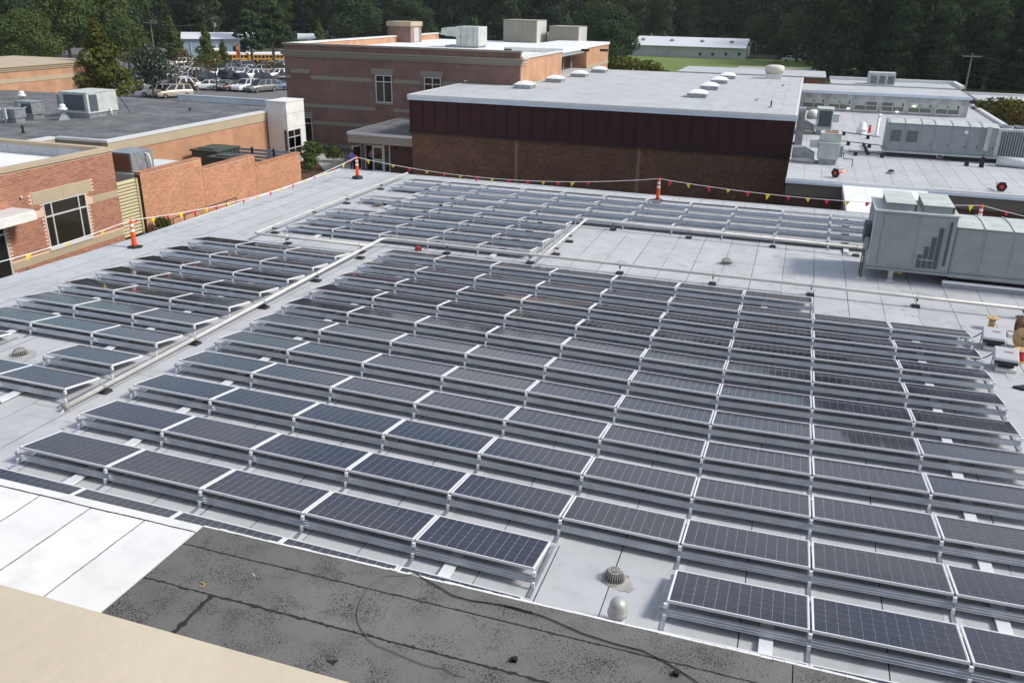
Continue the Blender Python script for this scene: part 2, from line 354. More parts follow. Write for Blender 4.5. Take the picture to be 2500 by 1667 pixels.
# ================================================================== the wing with the solar roof
XL, XR_, YF, YN = -23.62, 17.0, 29.22, -1.62
wing = thing('school_wing', 'long flat roofed wing with pale grey roofing sheets under the solar panels', 'building', (-5, 14, GR))
box('wall', 'brick_xd', wing, XL+.15, XR_, YN+.03, YF-.12, GR+.02, -.30)
deck = MB(); nx, ny = 42, 32; base = len(deck.v)
for j in range(ny+1):
    for i in range(nx+1):
        x = XL+(XR_-XL)*i/nx; y = YN+(YF-YN)*j/ny; deck.v.append((x, y, zroof(x, y)-.012))
for j in range(ny):
    for i in range(nx): a = base+j*(nx+1)+i; deck.f.append((a, a+1, a+nx+2, a+nx+1))
dk = deck.build('roof_deck', 'dark_gap', wing)
MB().box(XL+.02, XR_, YN+.02, YF-.02, -.30, -.06).build('roof_edge_board', 'flash_light', wing)
sw = .985; x = XL+.03; k = 0
while x < XR_-.1:
    x1 = min(x+sw, XR_-.02); y = YN+.01; first = True
    wob = [R.uniform(-.012, .012) for _ in range(12)]
    while y < YF-.06:
        ln = R.uniform(3.5, 9.5) if first else 9.8; first = False
        y1 = min(y+ln, YF-.05)
        if YF-.05-y1 < 1.0: y1 = YF-.05
        s = MB(); m_ = max(2, int((y1-y)/1.2)); zt = R.uniform(.0, .003)
        for j in range(m_+1):
            yy = y+(y1-y)*j/m_; e = R.uniform(-.004, .004)
            for xx in (x+.007+e, (x+x1)/2, x1-.007+e): s.v.append((xx, yy+(.004 if j == 0 else -.004 if j == m_ else 0), zroof(xx, yy)+zt))
        for j in range(m_):
            for i in range(2): a = j*3+i; s.f.append((a, a+1, a+4, a+3))
        s.build('roofing_sheet', 'membrane', wing); y = y1
    x = x1; k += 1
rp = random.Random(77)
for (x0, x1, y0, y1, n) in ((-8.2,1.2,17.0,21.4,9),(1.5,4.5,12.0,18.2,6),(-23.2,-21.2,3,28,9),(-22,-9.5,28.2,29.0,3),(4.4,6.2,5,16,5),(-14.6,-13.9,1,15,3)):
    for _ in range(n):
        x = rp.uniform(x0, x1); y = rp.uniform(y0, y1); a = rp.uniform(.10, .32); b_ = rp.uniform(.10, .45); an = rp.choice((0, 0, 1.57))+rp.uniform(-.05,.05)
        MB().slab([(x+u*cos(an)-v*sin(an), y+u*sin(an)+v*cos(an)) for u, v in ((-a,-b_),(a,-b_),(a,b_),(-a,b_))], zroof(x,y)+.0042, zroof(x,y)+.0075).build('roof_patch', 'patch', wing)
    for _ in range(n*2):                                           # scuff marks
        x = rp.uniform(x0, x1); y = rp.uniform(y0, y1); an = rp.uniform(0, 3.1); l = rp.uniform(.03,.16); w_ = rp.uniform(.004,.012)
        MB().slab([(x+u*cos(an)-v*sin(an), y+u*sin(an)+v*cos(an)) for u, v in ((-l,-w_*.3),(l*.2,-w_),(l,0),(-l*.1,w_))], zroof(x,y)+.0076, zroof(x,y)+.0086).build('scuff_mark', 'scuff', wing)
ed = MB().box(XL-.03, XL+.05, YN, YF+.03, -.22, .028).box(XL+.05, XR_, YF-.05, YF+.03, -.22, .028)
ed.build('edge_flashing', 'flash_light', wing)

# ================================================================== solar panels
PL, PW, TILT, ZH = 1.956, .968, radians(8.6), .292
_p = [(.036,.212),(.016,.209),(.008,.184),(-.004,.178),(-.011,.150),(-.023,.145),(-.030,.118),(-.042,.115)]
DEFL = _p+[(y+.006, z-.005) for y, z in _p][::-1]
def panel_parts(root):
    ct, st = cos(TILT), sin(TILT)
    def T(x, d, h): return (x, d*ct+h*st+.030, ZH-d*st+h*ct)                    # d: distance down the slope from the high edge
    def slope_box(b, x0, x1, d0, d1, h0, h1):
        i = len(b.v)
        for h in (h0, h1): b.v += [T(x0,d0,h), T(x1,d0,h), T(x1,d1,h), T(x0,d1,h)]
        b.f += [tuple(i+q for q in f) for f in ((0,3,2,1),(4,5,6,7),(0,1,5,4),(1,2,6,5),(2,3,7,6),(3,0,4,7))]
    g = .017
    f = MB()
    slope_box(f, g, g+.019, 0, PW, 0, .042); slope_box(f, PL+g-.019, PL+g, 0, PW, 0, .042)
    slope_box(f, g+.019, PL+g-.019, 0, .022, 0, .042); slope_box(f, g+.019, PL+g-.019, PW-.020, PW, 0, .042)
    f.build('frame', 'alu', root, world=False)
    b = MB(); slope_box(b, g+.019, PL+g-.019, .022, PW-.020, .030, .036); b.build('backsheet', 'backsheet', root, world=False)
    c = MB(); px = (PL-.038-.020)/12; py = (PW-.042-.012)/6
    for i in range(12):
        for j in range(6):
            x0 = g+.029+i*px+.0021; x1 = x0+px-.0042; d0 = .0275+j*py+.0028; d1 = d0+py-.0056
            c.face(T(x0,d0,.0385), T(x1,d0,.0385), T(x1,d1,.0385), T(x0,d1,.0385))
    c.build('solar_cells', 'solar_cell', root, world=False)
    MB().prism(DEFL, .004, 1.986).build('wind_deflector', 'galv', root, world=False)
    MB().box(-.026,.026,-.012,.03,.214,.291).build('clamp', 'white_alu', root, world=False)
    MB().box(-.024,.024,-.046,-.010,.030,.124).build('foot', 'white_alu', root, world=False)
    MB().box(-.032,.032,-.24,1.10,.006,.030).build('base_rail', 'galv', root, world=False)
    MB().box(-.125,.125,-.30,1.16,.0040,.0055).build('slip_sheet', 'slip', root, world=False)
    MB().box(-.02,.02,.90,.94,.031,.140).build('low_post', 'alu', root, world=False)
proto = thing('solar_module', 'x', 'solar panel'); panel_parts(proto); PROTO = [(c.name.split('.')[0], c.data) for c in proto.children]; first_panel = [True]
NP = [0]
def panel(x, y, lab, grp, sx=1., tray=False, end=False, start=False):
    o = proto
    if not first_panel[0]:
        o = proto.copy(); COL.objects.link(o)
        for nm, me in PROTO: c = bpy.data.objects.new(nm, me); COL.objects.link(c); c.parent = o
    first_panel[0] = False
    z0 = zroof(x, y+.4); z1 = zroof(x+1.99*sx, y+.4)
    o.location = (x, y, z0); o.rotation_euler = (0, -atan2(z1-z0, 1.99*sx), 0); o.scale = (sx, 1, 1)
    o['label'] = lab; o['group'] = grp; NP[0] += 1
    if tray is not False: MB().box(tray,tray+.19,-.52,.9,.040,.075).build('cable_tray', 'white_alu', o, world=False)
    if start:
        fl = MB(); n = len(DEFL)
        for i, (yy, zz) in enumerate(DEFL): fl.v.append((.003, yy, zz))
        for i, (yy, zz) in enumerate(DEFL): fl.v.append((-.10*max(0, (zz-.114)/.098), yy-.012*(zz-.114)/.098, zz))
        fl.f = [(i, (i+1) % n, n+(i+1) % n, n+i) for i in range(n)]; fl.f += [tuple(range(n, 2*n))]; fl.build('deflector_end', 'galv', o, world=False)
    if end: # closing bracket and rail at the free right-hand end
        xe = 1.99
        MB().box(xe-.026,xe+.026,-.012,.03,.214,.291).build('clamp', 'white_alu', o, world=False)
        MB().box(xe-.024,xe+.024,-.046,-.010,.030,.124).build('foot', 'white_alu', o, world=False)
        MB().box(xe-.032,xe+.032,-.24,1.10,.006,.030).build('base_rail', 'galv', o, world=False)
    return o
G1, G2, G3 = 'panels of the large array', 'panels of the narrow array', 'panels of the array by the brown gym'
BASE1 = 'dark blue framed solar panel inside the large array beside the long pipe'
ORD = ['first','second','third','fourth','fifth','sixth','seventh','eighth','ninth','tenth','eleventh','twelfth','thirteenth']
def row(y, xs, lab, grp, sx, first_lab=None, last_lab=None, rev=False):
    for i, x in enumerate(xs):
        l = lab.replace('NTH', ORD[(len(xs)-1-i) if rev else i])
        if i == 0 and first_lab: l = first_lab
        if i == len(xs)-1 and last_lab: l = last_lab
        panel(x, y, l, grp, sx, tray=(1.33 if i == 0 and len(xs) > 1 else .55 if i == len(xs)-1 else False), end=(i == len(xs)-1), start=(i == 0))
P1_ = 1.99; RP = 1.4626
for k in range(-1, 11):
    y = k*RP; rn = ORD[k+1]
    nm = 'NTH solar panel from the walkway pipe, %s row back from the black foreground roof' % rn
    if k == -1:
        row(y, [P1_*c for c in range(-7, -2)], 'NTH half hidden solar panel from the walkway pipe along the foreground roof edge', G1, 1)
        row(y, [P1_*c for c in range(-1, 2)], 'NTH half hidden solar panel past the mushroom vent along the foreground roof edge', G1, 1)
    elif k == 0:
        row(y, [P1_*c for c in range(-7, -2)], nm, G1, 1, None, 'solar panel ending its row just beside the domed drain strainer')
        row(y, [P1_*c for c in range(-1, 2)], 'NTH solar panel past the mushroom vent, %s row back from the black foreground roof' % rn, G1, 1)
    elif k == 10: row(y, [P1_*c for c in range(-7, 0)], 'NTH solar panel from the walkway pipe in the row along the cross pipe', G1, 1)
    else: row(y, [P1_*c for c in range(-7, 2)], nm, G1, 1)
SL = 1.925/1.99
LB = 'solar panel in the narrow array between the pipe and the roof edge'
ys = [13.62, 12.2, 10.76, 9.33, 7.9, 6.45, 5.04]
for i_, y in enumerate(ys): row(y, [-20.83+1.925*c for c in range(3)], 'NTH narrow array solar panel from the walkway pipe, %s row from the thin back pipe' % ORD[i_], G2, SL, rev=True)
panel(-16.98, 3.60, 'lone solar panel standing between a roof drain and the pipe', G2, SL, end=True, start=True)
panel(-20.95, 3.60, 'lone solar panel on the roof edge side of a drain', G2, SL, end=True)
row(2.25, [-18.9, -16.98], 'NTH solar panel from the pipe in the pair by the capped conduit end', G2, SL, rev=True)
FB = 'solar panel in the array in front of the brown gym wall'
P3 = 1.928
def fx(y): return -18.95+(y-16.9)*.036
for i_, (y, a, b_) in enumerate(((16.9,0,5),(18.25,0,5),(19.65,0,5),(21.1,1,5),(22.42,0,11),(23.86,1,11),(25.22,0,11),(26.52,0,11))):
    row(y, [fx(y)+P3*c for c in range(a, b_)], 'NTH solar panel from the edge pipe, %s row from the gym wall' % ORD[7-i_], G3, P3/1.99*.998)

# ================================================================== pipes on the roof and their supports
def pipe(name, lab, pts, r=.055, m='pipe_grey', cat='pipe', group=None):
    o = tag(MB().tube(pts, r, 12).build(name, m, smooth=True), lab, cat, group); return o
PZ_ = .33
pipe('gas_pipe', 'long grey pipe along the walkway between the two solar arrays', [(-14.76,1.95,PZ_),(-14.74,16.28,PZ_),(-14.68,16.42,PZ_),(-14.5,16.5,PZ_),(0,16.42,PZ_),(9,16.4,PZ_)], .054)
pipe('gas_pipe', 'thinner grey pipe bending around the far corner by the roof edge', [(-14.84,15.45,.30),(-19.25,15.42,.30),(-19.36,15.47,.30),(-19.4,15.6,.30),(-19.25,28.2,.30)], .05)
pipe('gas_pipe', 'grey pipe turning around the open roof before the gym array', [(-8.72,16.52,.33),(-8.62,22.0,.33),(-8.55,22.08,.33),(-8.4,22.1,.33),(1.7,21.75,.33)], .048)
pipe('conduit', 'slim conduit continuing from the end of the walkway pipe', [(-15.0,-1.5,.09),(-14.98,1.6,.09),(-14.80,1.85,.22),(-14.765,1.98,.33)], .030)
pipe('pipe_coupling', 'grey coupling where the walkway pipe meets the slim conduit', [(-14.764,1.90,.33),(-14.762,2.02,.33)], .072, 'cast_iron', 'pipe fitting')
def support(x, y, z, along, lab, grp):
    t = thing('pipe_support', lab, 'pipe support', (x, y, zroof(x, y)), 0 if along == 'x' else pi/2, grp)
    h = z-zroof(x, y)
    MB().prism([(-.17,0),(.17,0),(.12,.055),(-.12,.055)], -.11, .11).build('base', 'black_rubber', t, world=False)
    MB().box(-.14,.14,-.20,.20,.0005,.006).build('slip_sheet', 'membrane', t, world=False)
    for s_ in (-1, 1): MB().tube([(0,s_*.075,.05),(0,s_*.075,h+.14)], .006, 6).build('rod', 'steel', t, world=False)
    MB().box(-.018,.018,-.11,.11,h-.075-.03,h-.062).build('crossbar', 'black_rubber', t, world=False)
    MB().tube([(0,.068*cos(a),h+.068*sin(a)) for a in [pi*i/8 for i in range(9)]], .009, 6).build('clamp', 'pvc', t, world=False)
for (px, py) in ((257,978),(483,858),(653.6,765.5),(784,695),(895,636)):
    q = PZ(px, py, 0); support(-14.75, q.y, PZ_, 'y', 'black based hanger carrying the walkway pipe beside the narrow array', 'walkway pipe hangers')
for (px, py) in ((1092,620),(1296,642),(1511,671),(1738,697),(1978,727),(2236,753),(2495,780)):
    q = PZ(px, py, 0); support(q.x, 16.44, PZ_, 'x', 'black based hanger under the cross pipe behind the large array', 'cross pipe hangers')
for (px, py) in ((669,571),(770,531),(858,499),(939,464)):
    q = PZ(px, py, 0); support(-19.33, q.y, .30, 'y', 'black based hanger on the thin pipe parallel to the roof edge', 'edge pipe hangers')
for (px, py) in ((699,600),(875,623)):
    q = PZ(px, py, 0); support(q.x, 15.43, .30, 'x', 'black based hanger on the thin pipe behind the narrow array', 'back pipe hangers')
for (px, py) in ((1395,592),(1350,622)):
    q = PZ(px, py, 0); support(-8.66, q.y, .33, 'y', 'black based hanger on the short pipe beside the stepped rows', 'corner pipe hangers')
for (px, py) in ((1494,565),(1678,588),(1885,611),(2090,629)):
    q = PZ(px, py, 0); support(q.x, 22.1-(q.x+8.4)*.0347, .33, 'x', 'black based hanger on the pipe edging the open roof', 'open roof pipe hangers')
box_ = MB().lathe([(.05,0),(.12,.01),(.12,.16),(.08,.20)], (-13.35,16.46,0), 14); tag(box_.build('pipe_valve', 'copper_red', smooth=False), 'dark red valve body fitted on the cross pipe', 'valve')

# ================================================================== drains and vents on the solar roof
def drain(x, y, r, lab):
    t = thing('roof_drain', lab, 'roof drain', (x, y, zroof(x, y)))
    MB().lathe([(r*1.30,.003),(r*1.22,.010),(r*1.12,.026),(r*1.0,.030),(r*.97,.012)], n=28, cap=False).build('clamp_ring', 'cast_iron', t, world=False)
    MB().lathe([(r*.96,.0085),(.001,.009)], n=24, cap=False).build('sump', 'dark_gap', t, world=False)
    st = MB(); rs_ = random.Random(int(x*100)); m_ = 40; st.v = [(0,0,.0062)]+[((r*(1.9+.5*sin(3*a+x)+rs_.uniform(-.18,.18)))*cos(a), (r*(1.7+.6*cos(2*a+y)+rs_.uniform(-.18,.18)))*sin(a), .0062) for a in [2*pi*i/m_ for i in range(m_)]]
    st.f = [(0, 1+i, 1+(i+1) % m_) for i in range(m_)]; st.build('water_stain', 'stain', t, world=False)
    n = 24; rb = MB()
    for i in range(n):
        a = 2*pi*i/n; rb.tube([(r*cos(a), r*sin(a), .02), (r*.86*cos(a), r*.86*sin(a), r*.62), (r*.60*cos(a), r*.60*sin(a), r*1.0)], r*.045, 5)
    rb.build('strainer_ribs', 'cast_iron', t, world=False)
    cap = MB()
    for (r0, r1) in ((.62,.48),(.30,.22)): cap.lathe([(r*r0,r*1.02),(r*r1,r*1.05),(r*r1,r*1.0),(r*r0,r*.98),(r*r0,r*1.02)], n=24, cap=False)
    for i in range(8): a = 2*pi*i/8; cap.tube([(r*.22*cos(a),r*.22*sin(a),r*1.03),(r*.55*cos(a),r*.55*sin(a),r*1.01)], r*.045, 5)
    cap.lathe([(r*.12,r*1.0),(r*.12,r*1.05)], n=10); cap.build('strainer_cap', 'cast_iron', t, world=False)
    return t
drain(-2.87, .66, .165, 'cast iron domed drain strainer in the bay between two solar panels')
drain(-18.07, 3.9, .17, 'small squat drain strainer near the lone solar panels')
drain(-2.83, 18.97, .19, 'domed drain strainer alone on the open roof before the air handler')
drain(-17.85, 22.2, .20, 'flat drain strainer among the stepped rows inside the pipe corner')
def mushroom(x, y, r, h, lab, m='white_alu'):
    t = thing('roof_vent', lab, 'vent', (x, y, zroof(x, y)))
    MB().lathe([(r*1.25,0),(r*1.2,.03),(r*1.05,.05),(r*1.0,h*.5)], n=28).build('stem', m, t, world=False, smooth=True)
    MB().lathe([(r*1.0,h*.42),(r*1.18,h*.42),(r*1.20,h*.52),(r*1.08,h*.56),(r*1.06,h*.66),(r*.98,h*.80),(r*.74,h*.93),(r*.38,h*.99),(.002,h)], n=28, cap=False).build('cap', m, t, world=False, smooth=True)
    return t
mat('spun_alu', (.46,.46,.45), .45, .4)
mushroom(-2.62, -.33, .125, .45, 'silver mushroom vent standing close to the foreground roof edge', 'spun_alu')
mushroom(-16.75, 1.62, .16, .40, 'low silver vent cut by the picture side near the capped conduit', 'spun_alu')

# ================================================================== delineator posts and pennant lines
def delineator(name, lab, x, y, z, fallen=None):
    t = thing(name, lab, 'traffic post', (x, y, z))
    MB().lathe([(.29,0),(.30,.04),(.27,.085),(.13,.10),(.11,.13)], n=6).build('base', 'black_rubber', t, world=False)
    pr = lambda h: .090-.036*(h-.1)/.95
    MB().lathe([(pr(h),h) for h in (.08,.2,.32,.321,.45,.60,.78,.95,1.0)]+[(.02,1.02)], n=16).build('post', 'orange', t, world=False, smooth=True)
    for a in (.62, .80): MB().lathe([(pr(a)+.004,a),(pr(a+.10)+.004,a+.10)], n=16, cap=False).build('reflective_band', 'reflective_white', t, world=False, smooth=True)
    MB().tube([(.028*cos(q),0,1.05+.045*sin(q)) for q in [2*pi*i/10 for i in range(11)]], .011, 6).build('handle', 'orange', t, world=False)
    if fallen is not None: t.rotation_euler = fallen
    return t
c1 = PZ(330,609,.0); c2 = PZ(873,436,.0); c3 = PZ(1605,493,.0); c4 = Vector((6.3, 27.6, 0))
delineator('delineator_post', 'orange striped post on the roof edge facing the large dark window', c1.x, c1.y, .02)
delineator('delineator_post', 'orange striped post at the far roof corner before the entrance', c2.x, c2.y, .02)
delineator('delineator_post', 'orange striped post against the brown brick gym wall', c3.x, c3.y, .02)
delineator('delineator_post', 'orange striped post peeking out behind the big air handler', c4.x, c4.y, .02)
def pennant_line(lab, a, b, sag, ts, cols, blow=0., r=.012, size=.215, seed=1):
    rr = random.Random(seed)
    t = thing('pennant_line', lab, 'pennant string', tuple(a)); A = Vector(a); B = Vector(b)
    f = lambda u: A+(B-A)*u-Vector((0,0,4*sag*u*(1-u)))
    MB().tube([f(i/16) for i in range(17)], r, 6).build('cord', 'cord_white', t)
    dx = (B-A).normalized()
    for i, u in enumerate(ts):
        p = f(u); wd = size*.5*rr.uniform(.75, 1.05); hh = size*1.15*rr.uniform(.55, 1.05)
        sw_ = Vector((rr.uniform(-.5,.5), rr.uniform(-.9,.3)+blow, 0))*hh*.6
        tip = p-Vector((0,0,hh))+sw_+dx*rr.uniform(-.4,.4)*wd; mid = p-Vector((0,0,hh*.45))+sw_*.7+Vector((0,.03,0))
        q = MB(); l, r_ = p-dx*wd, p+dx*wd
        q.face(l, mid, tip).face(l, p+Vector((0,0,.001)), mid).face(p+Vector((0,0,.001)), r_, mid).face(mid, r_, tip)
        q.build('pennant', cols[i % len(cols)], t)
    return t
YR = ('pen_red', 'pen_yellow'); top = Vector((0,0,1.05))
pennant_line('pennant string of yellow flags running past the dark window', c1+top, (-24.6, 2.0, 1.1), .35, [.1,.22,.34,.45,.56,.67,.78,.88], ('pen_yellow',), -.5, seed=3)
pennant_line('red and yellow pennant string along the roof edge by the brick screen', c1+top, c2+top, .45, [.02,.07,.12,.165,.21,.26,.29,.345,.41,.47,.53,.58,.64,.70,.755,.81,.865,.92,.965], YR, -.2, seed=4)
pennant_line('red and yellow pennant string from the corner post to the gym post', c2+top, c3+top, .55, [.035,.13,.19,.235,.29,.345,.40,.44,.50,.605,.665,.72,.78,.835,.89,.94] and [.04,.13,.19,.25,.31,.365,.42,.47,.53,.59,.64,.69,.735,.785], ('pen_yellow','pen_yellow','pen_red','pen_yellow','pen_red','pen_yellow','pen_red','pen_yellow','pen_red','pen_red','pen_yellow','pen_red','pen_yellow','pen_red'), -.1, seed=5)
pennant_line('red and yellow pennant string sloping from the gym post behind the air handler', c3+top, c4+top, .30, [.04,.10,.17,.235,.30,.365,.43,.49,.55,.615,.675,.735,.79,.85,.91,.97], YR, -.1, seed=6)
pennant_line('short pennant string leaving the post behind the air handler', c4+top, (12, 26.2, .5), .1, [.15,.3,.45,.6,.75], YR, -.1, seed=7)
#PART3
# ================================================================== foreground: low roof with black and white sheets, parapet of the tower we stand on
ZF = 1.02; YE = -1.52
low = thing('lower_roof', 'low foreground roof with worn black and clean white roofing sheets', 'building', (0, -5, GR))
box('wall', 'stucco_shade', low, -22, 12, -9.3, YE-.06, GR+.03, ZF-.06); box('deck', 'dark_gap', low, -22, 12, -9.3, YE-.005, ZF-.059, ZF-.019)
xb = -8.66
# white side: a border sheet along the edge, sheets running away from it
yb1 = PZ(240,1243,ZF).y
MB().box(-22, xb-.006, yb1+.008, YE+.02, ZF-.018, ZF+.008).build('roofing_sheet', 'white_sheet', low)
seams = [PZ(px, py, ZF).x for px, py in ((108.7,1205),(225.5,1238),(349,1273))]
st_ = seams[2]-seams[1]
xs = [seams[0]-st_*i for i in range(11, 0, -1)]+seams+[xb]
for i in range(len(xs)-1):
    MB().box(xs[i]+.008, xs[i+1]-.008, -9.28, yb1-.008, ZF-.018, ZF+.003+.002*(i % 2)).build('roofing_sheet', 'white_sheet', low)
yk = [YE+.02]+[PZ(px, py, ZF).y for px, py in ((464,1331),(378,1416))]; dk_ = yk[1]-yk[2]
while yk[-1] > -9.2: yk.append(yk[-1]-dk_)
yk[-1] = -9.28
cut = [(-4.0,), (2.6,), (-7.55,), (1.0,), (-5.2,), (3.,), (-1.,), (-6,), (0,)]
for i in range(len(yk)-1):
    e = [xb+.006]+list(cut[i % len(cut)])+[12]
    for j in range(len(e)-1):
        if i == 0 and j == 0: e = [xb+.006, -.30, 12]
    for j in range(len(e)-1):
        MB().box(e[j]+.007, e[j+1]-.007, yk[i+1]+.007, yk[i]-.007, ZF-.018, ZF+.002+.0015*((i+j) % 3)).build('roofing_sheet', 'black_sheet', low)
def tar(pts, w0, w1, z, name='seam_tar'):
    b = MB(); rr = random.Random(len(pts)+int(abs(pts[0][0])*97)); A, B_ = Vector(pts[0]), Vector(pts[1]); L_ = (B_-A).length; n = int(L_/.05); d = (B_-A)/n; q = Vector((-d.y, d.x)).normalized(); wob = 0
    for i in range(n+1):
        wob = wob*.92+rr.uniform(-.004,.004); p = A+d*i+q*wob; wa = w0+(w1-w0)*rr.random()**3; wb_ = w0+(w1-w0)*rr.random()**3; b.v += [(p.x+q.x*wa, p.y+q.y*wa, z), (p.x-q.x*wb_, p.y-q.y*wb_, z)]
        if i: k = 2*i; b.f.append((k-2, k-1, k+1, k))
    b.build(name, 'tar', low)
mat('tar', (.015,.015,.015), .7)
for i in range(1, len(yk)-1): tar([(xb+.02, yk[i]), (11.9, yk[i])], .006, .035 if i > 1 else .02, ZF+.0085)
for x_ in xs[1:-1]: tar([(x_, -9.2), (x_, yb1-.01)], .006, .011, ZF+.0095)
tar([(-21.9, yb1), (xb-.02, yb1)], .007, .013, ZF+.0105); tar([(-7.55, yk[2]-.02), (-7.55, yk[3]+.02)], .02, .06, ZF+.0088)
nose = MB(); n_ = 150                                                   # ragged pale granule edge along the black roof
for i in range(n_):
    x0 = xb+(12-xb)*i/n_; x1 = xb+(12-xb)*(i+1)/n_-.004; nose.box(x0, x1, YE+.021+R.uniform(-.008,.003), YE+.058+R.uniform(-.006,.006), ZF-.05, ZF-.004+R.uniform(-.006,.006))
nose.build('edge_granules', 'white_sheet', low, kind='stuff')
tower = thing('tower_parapet', 'beige stone coping on the wall the view looks over', 'parapet', (-8, -9.6, GR))
yc = PZ(400,1526,7.62).y
box('wall', 'stucco', tower, -26, 14, yc-.36, yc-.04, GR+.04, 7.50)
cp = box('coping', 'beige_stone', tower, -26, 14, yc-.46, yc, 7.50, 7.62); bevel(cp, .012)
# cable on the black roof
def cp_(l, x0=600, y0=1200): return [PZ(x0+a*.29787, y0+b*.29787, ZF+.02) for a, b in l]
ca = cp_([(1390,672),(1480,720),(1700,850),(1850,890),(2000,910),(2180,940),(2350,990)])+cp_([(100,930),(430,1020),(750,1160),(1000,1240),(1240,1300),(1420,1390),(1600,1500),(1720,1580)], 1200)
tag(MB().tube(ca, .008, 6).build('loose_cable', 'black_rubber', smooth=True), 'black cable snaking along the edge of the black roof', 'cable')
cb = cp_([(1395,668),(1300,684),(1150,685),(1050,740),(980,830),(935,910),(912,1000),(925,1080),(960,1140),(1010,1210),(1080,1260),(1190,1300),(1300,1350),(1450,1410),(1560,1440),(1620,1438),(1650,1415),(1630,1412),(1640,1455),(1700,1490),(1800,1510)])
tag(MB().tube(cb, .0055, 6).build('loose_cable', 'wire_grey', smooth=True), 'thin grey wire looping across the black roof', 'cable')
for i, (x0, a, b, lab) in enumerate(((600,2190,1380,'black rubber scrap lying alone on the worn black roof'),(1200,1500,1495,'black rubber scrap lying against the cable on the black roof'))):
    q = PZ(x0+a*.29787, 1200+b*.29787, ZF+.01); s = MB()
    for k in range(3): s.box(q.x-.035+.02*k, q.x+.02+.015*k, q.y-.03+.02*(k % 2), q.y+.03, ZF+.006, ZF+.03+.015*k)
    tag(s.build('rubber_scrap', 'black_rubber'), lab, 'debris')
q = PZ(600+705*.29787, 1200+1390*.29787, ZF); tag(MB().slab([(q.x-.07,q.y-.01),(q.x+.05,q.y-.05),(q.x+.07,q.y+.04)], ZF+.006, ZF+.012).build('felt_scrap', 'black_rubber'), 'black triangular felt scrap on the black roof near the coping', 'debris')
tag(MB().tube([PZ(490,1420,ZF+.015),PZ(500,1425,ZF+.015),PZ(496,1431,ZF+.015),PZ(490,1431,ZF+.015)], .006, 5).build('wire_offcut', 'pen_yellow'), 'bent yellow wire offcut on the black roof', 'debris')
tag(MB().tube([PZ(616,1400,ZF+.012),PZ(622,1405,ZF+.012)], .006, 5).build('wire_offcut', 'cord_white'), 'tiny white wire offcut on the black roof', 'debris')

# ================================================================== big air handler on the solar roof
def rtop(mb, x0, x1, y0, y1, z0, z1, n=6):            # slightly crowned lid
    pr = [(y0, z0)]+[(y0+(y1-y0)*i/n, z0+.01+(z1-z0)*sin(pi*i/n)) for i in range(n+1)]+[(y1, z0)]
    mb.prism(pr, x0, x1); return mb
ah = thing('air_handler', 'big grey green rooftop air handler with two hoods by the cable spools', 'air handler', (4.5, 19.0, 0))
X0, X1, Y0, Y1, Z0, Z1 = 1.62, 4.05, 18.95, 21.05, .44, 2.27
bevel(box('cabinet', 'ahu_paint', ah, X0, X1, Y0, Y1, Z0, Z1), .02)
box('lid', 'ahu_light', ah, X0-.03, X1+.03, Y0-.03, Y1+.03, Z1+.001, Z1+.045)
for (a, b) in ((X0+.03, X0+.26), (X0+.29, X0+1.30), (X0+1.36, X0+2.12), (X0+2.16, X1-.02)):
    MB().box(a, b, Y0-.014, Y0-.001, Z0+.09, Z1-.06).build('access_door', 'ahu_paint', ah)
box('corner_post', 'ahu_light', ah, X0-.012, X0+.022, Y0-.022, Y0-.015, Z0+.02, Z1-.01)
box('base_beam', 'ahu_paint', ah, X0-.02, X1+.02, Y0-.035, Y1+.02, Z0-.07, Z0-.001)
for i, (a, zt) in enumerate(((0,.42),(.20,.70),(.40,1.02),(.60,1.34))):
    box('dark_plate', 'ahu_dark', ah, X0+1.46+a*.82, X0+1.46+a*.82+.135, Y0-.024, Y0-.015, Z0+.12, Z0+.12+zt)
box('dark_plate', 'ahu_dark', ah, X0+2.22, X0+2.31, Y0-.024, Y0-.015, Z0+.24, Z1-.16)
box('bracket_bar', 'ahu_light', ah, X0+1.50, X0+1.95, Y0-.032, Y0-.025, Z0+.38, Z0+.405)
for sgn in (X0+.32, X0+1.42):
    h = MB().prism([(Y0+.18,Z1+.045),(Y1-.12,Z1+.045),(Y1-.12,Z1+.30),(Y0+.22,Z1+.26)], sgn, sgn+.82); ho = h.build('intake_hood', 'ahu_paint', ah)
    MB().prism([(Y0+.15,Z1+.262),(Y1-.08,Z1+.302),(Y1-.08,Z1+.322),(Y0+.15,Z1+.282)], sgn-.04, sgn+.86).build('hood_lid', 'ahu_light', ho)
    box('hood_strut', 'ahu_dark', ho, sgn+.83, sgn+.89, Y0+.22, Y0+.28, Z1+.05, Z1+.25)
sx0, sx1 = X1+.02, 9.4
bevel(box('duct_section', 'ahu_paint', ah, sx0, sx1, Y0+.05, Y1-.1, Z0+.02, 1.96), .02)
rtop(MB(), sx0, sx1, Y0, Y1-.05, 1.961, 2.03).build('duct_lid', 'ahu_light', ah)
for i in range(7):
    xx = sx0+.06+i*.80; MB().box(xx, xx+.70, Y0+.036, Y0+.049, Z0+.10, 1.90).build('access_door', 'ahu_paint', ah)
    rtop(MB(), xx+.72, xx+.76, Y0-.008, Y1-.045, 1.99, 2.06).build('lid_seam', 'ahu_light', ah)
box('base_beam', 'ahu_paint', ah, sx0, sx1, Y0+.0, Y1-.05, Z0-.10, Z0+.019)
box('roof_curb', 'black_metal', ah, sx0+.1, sx1, Y0+.22, Y1-.3, .01, Z0-.101)
box('curb_flashing', 'white_alu', ah, sx0-.12, sx1, Y0-.10, Y0-.02, .16, .23); box('curb_skirt', 'membrane', ah, sx0-.1, sx1, Y0-.02, Y0+.21, .012, .158)
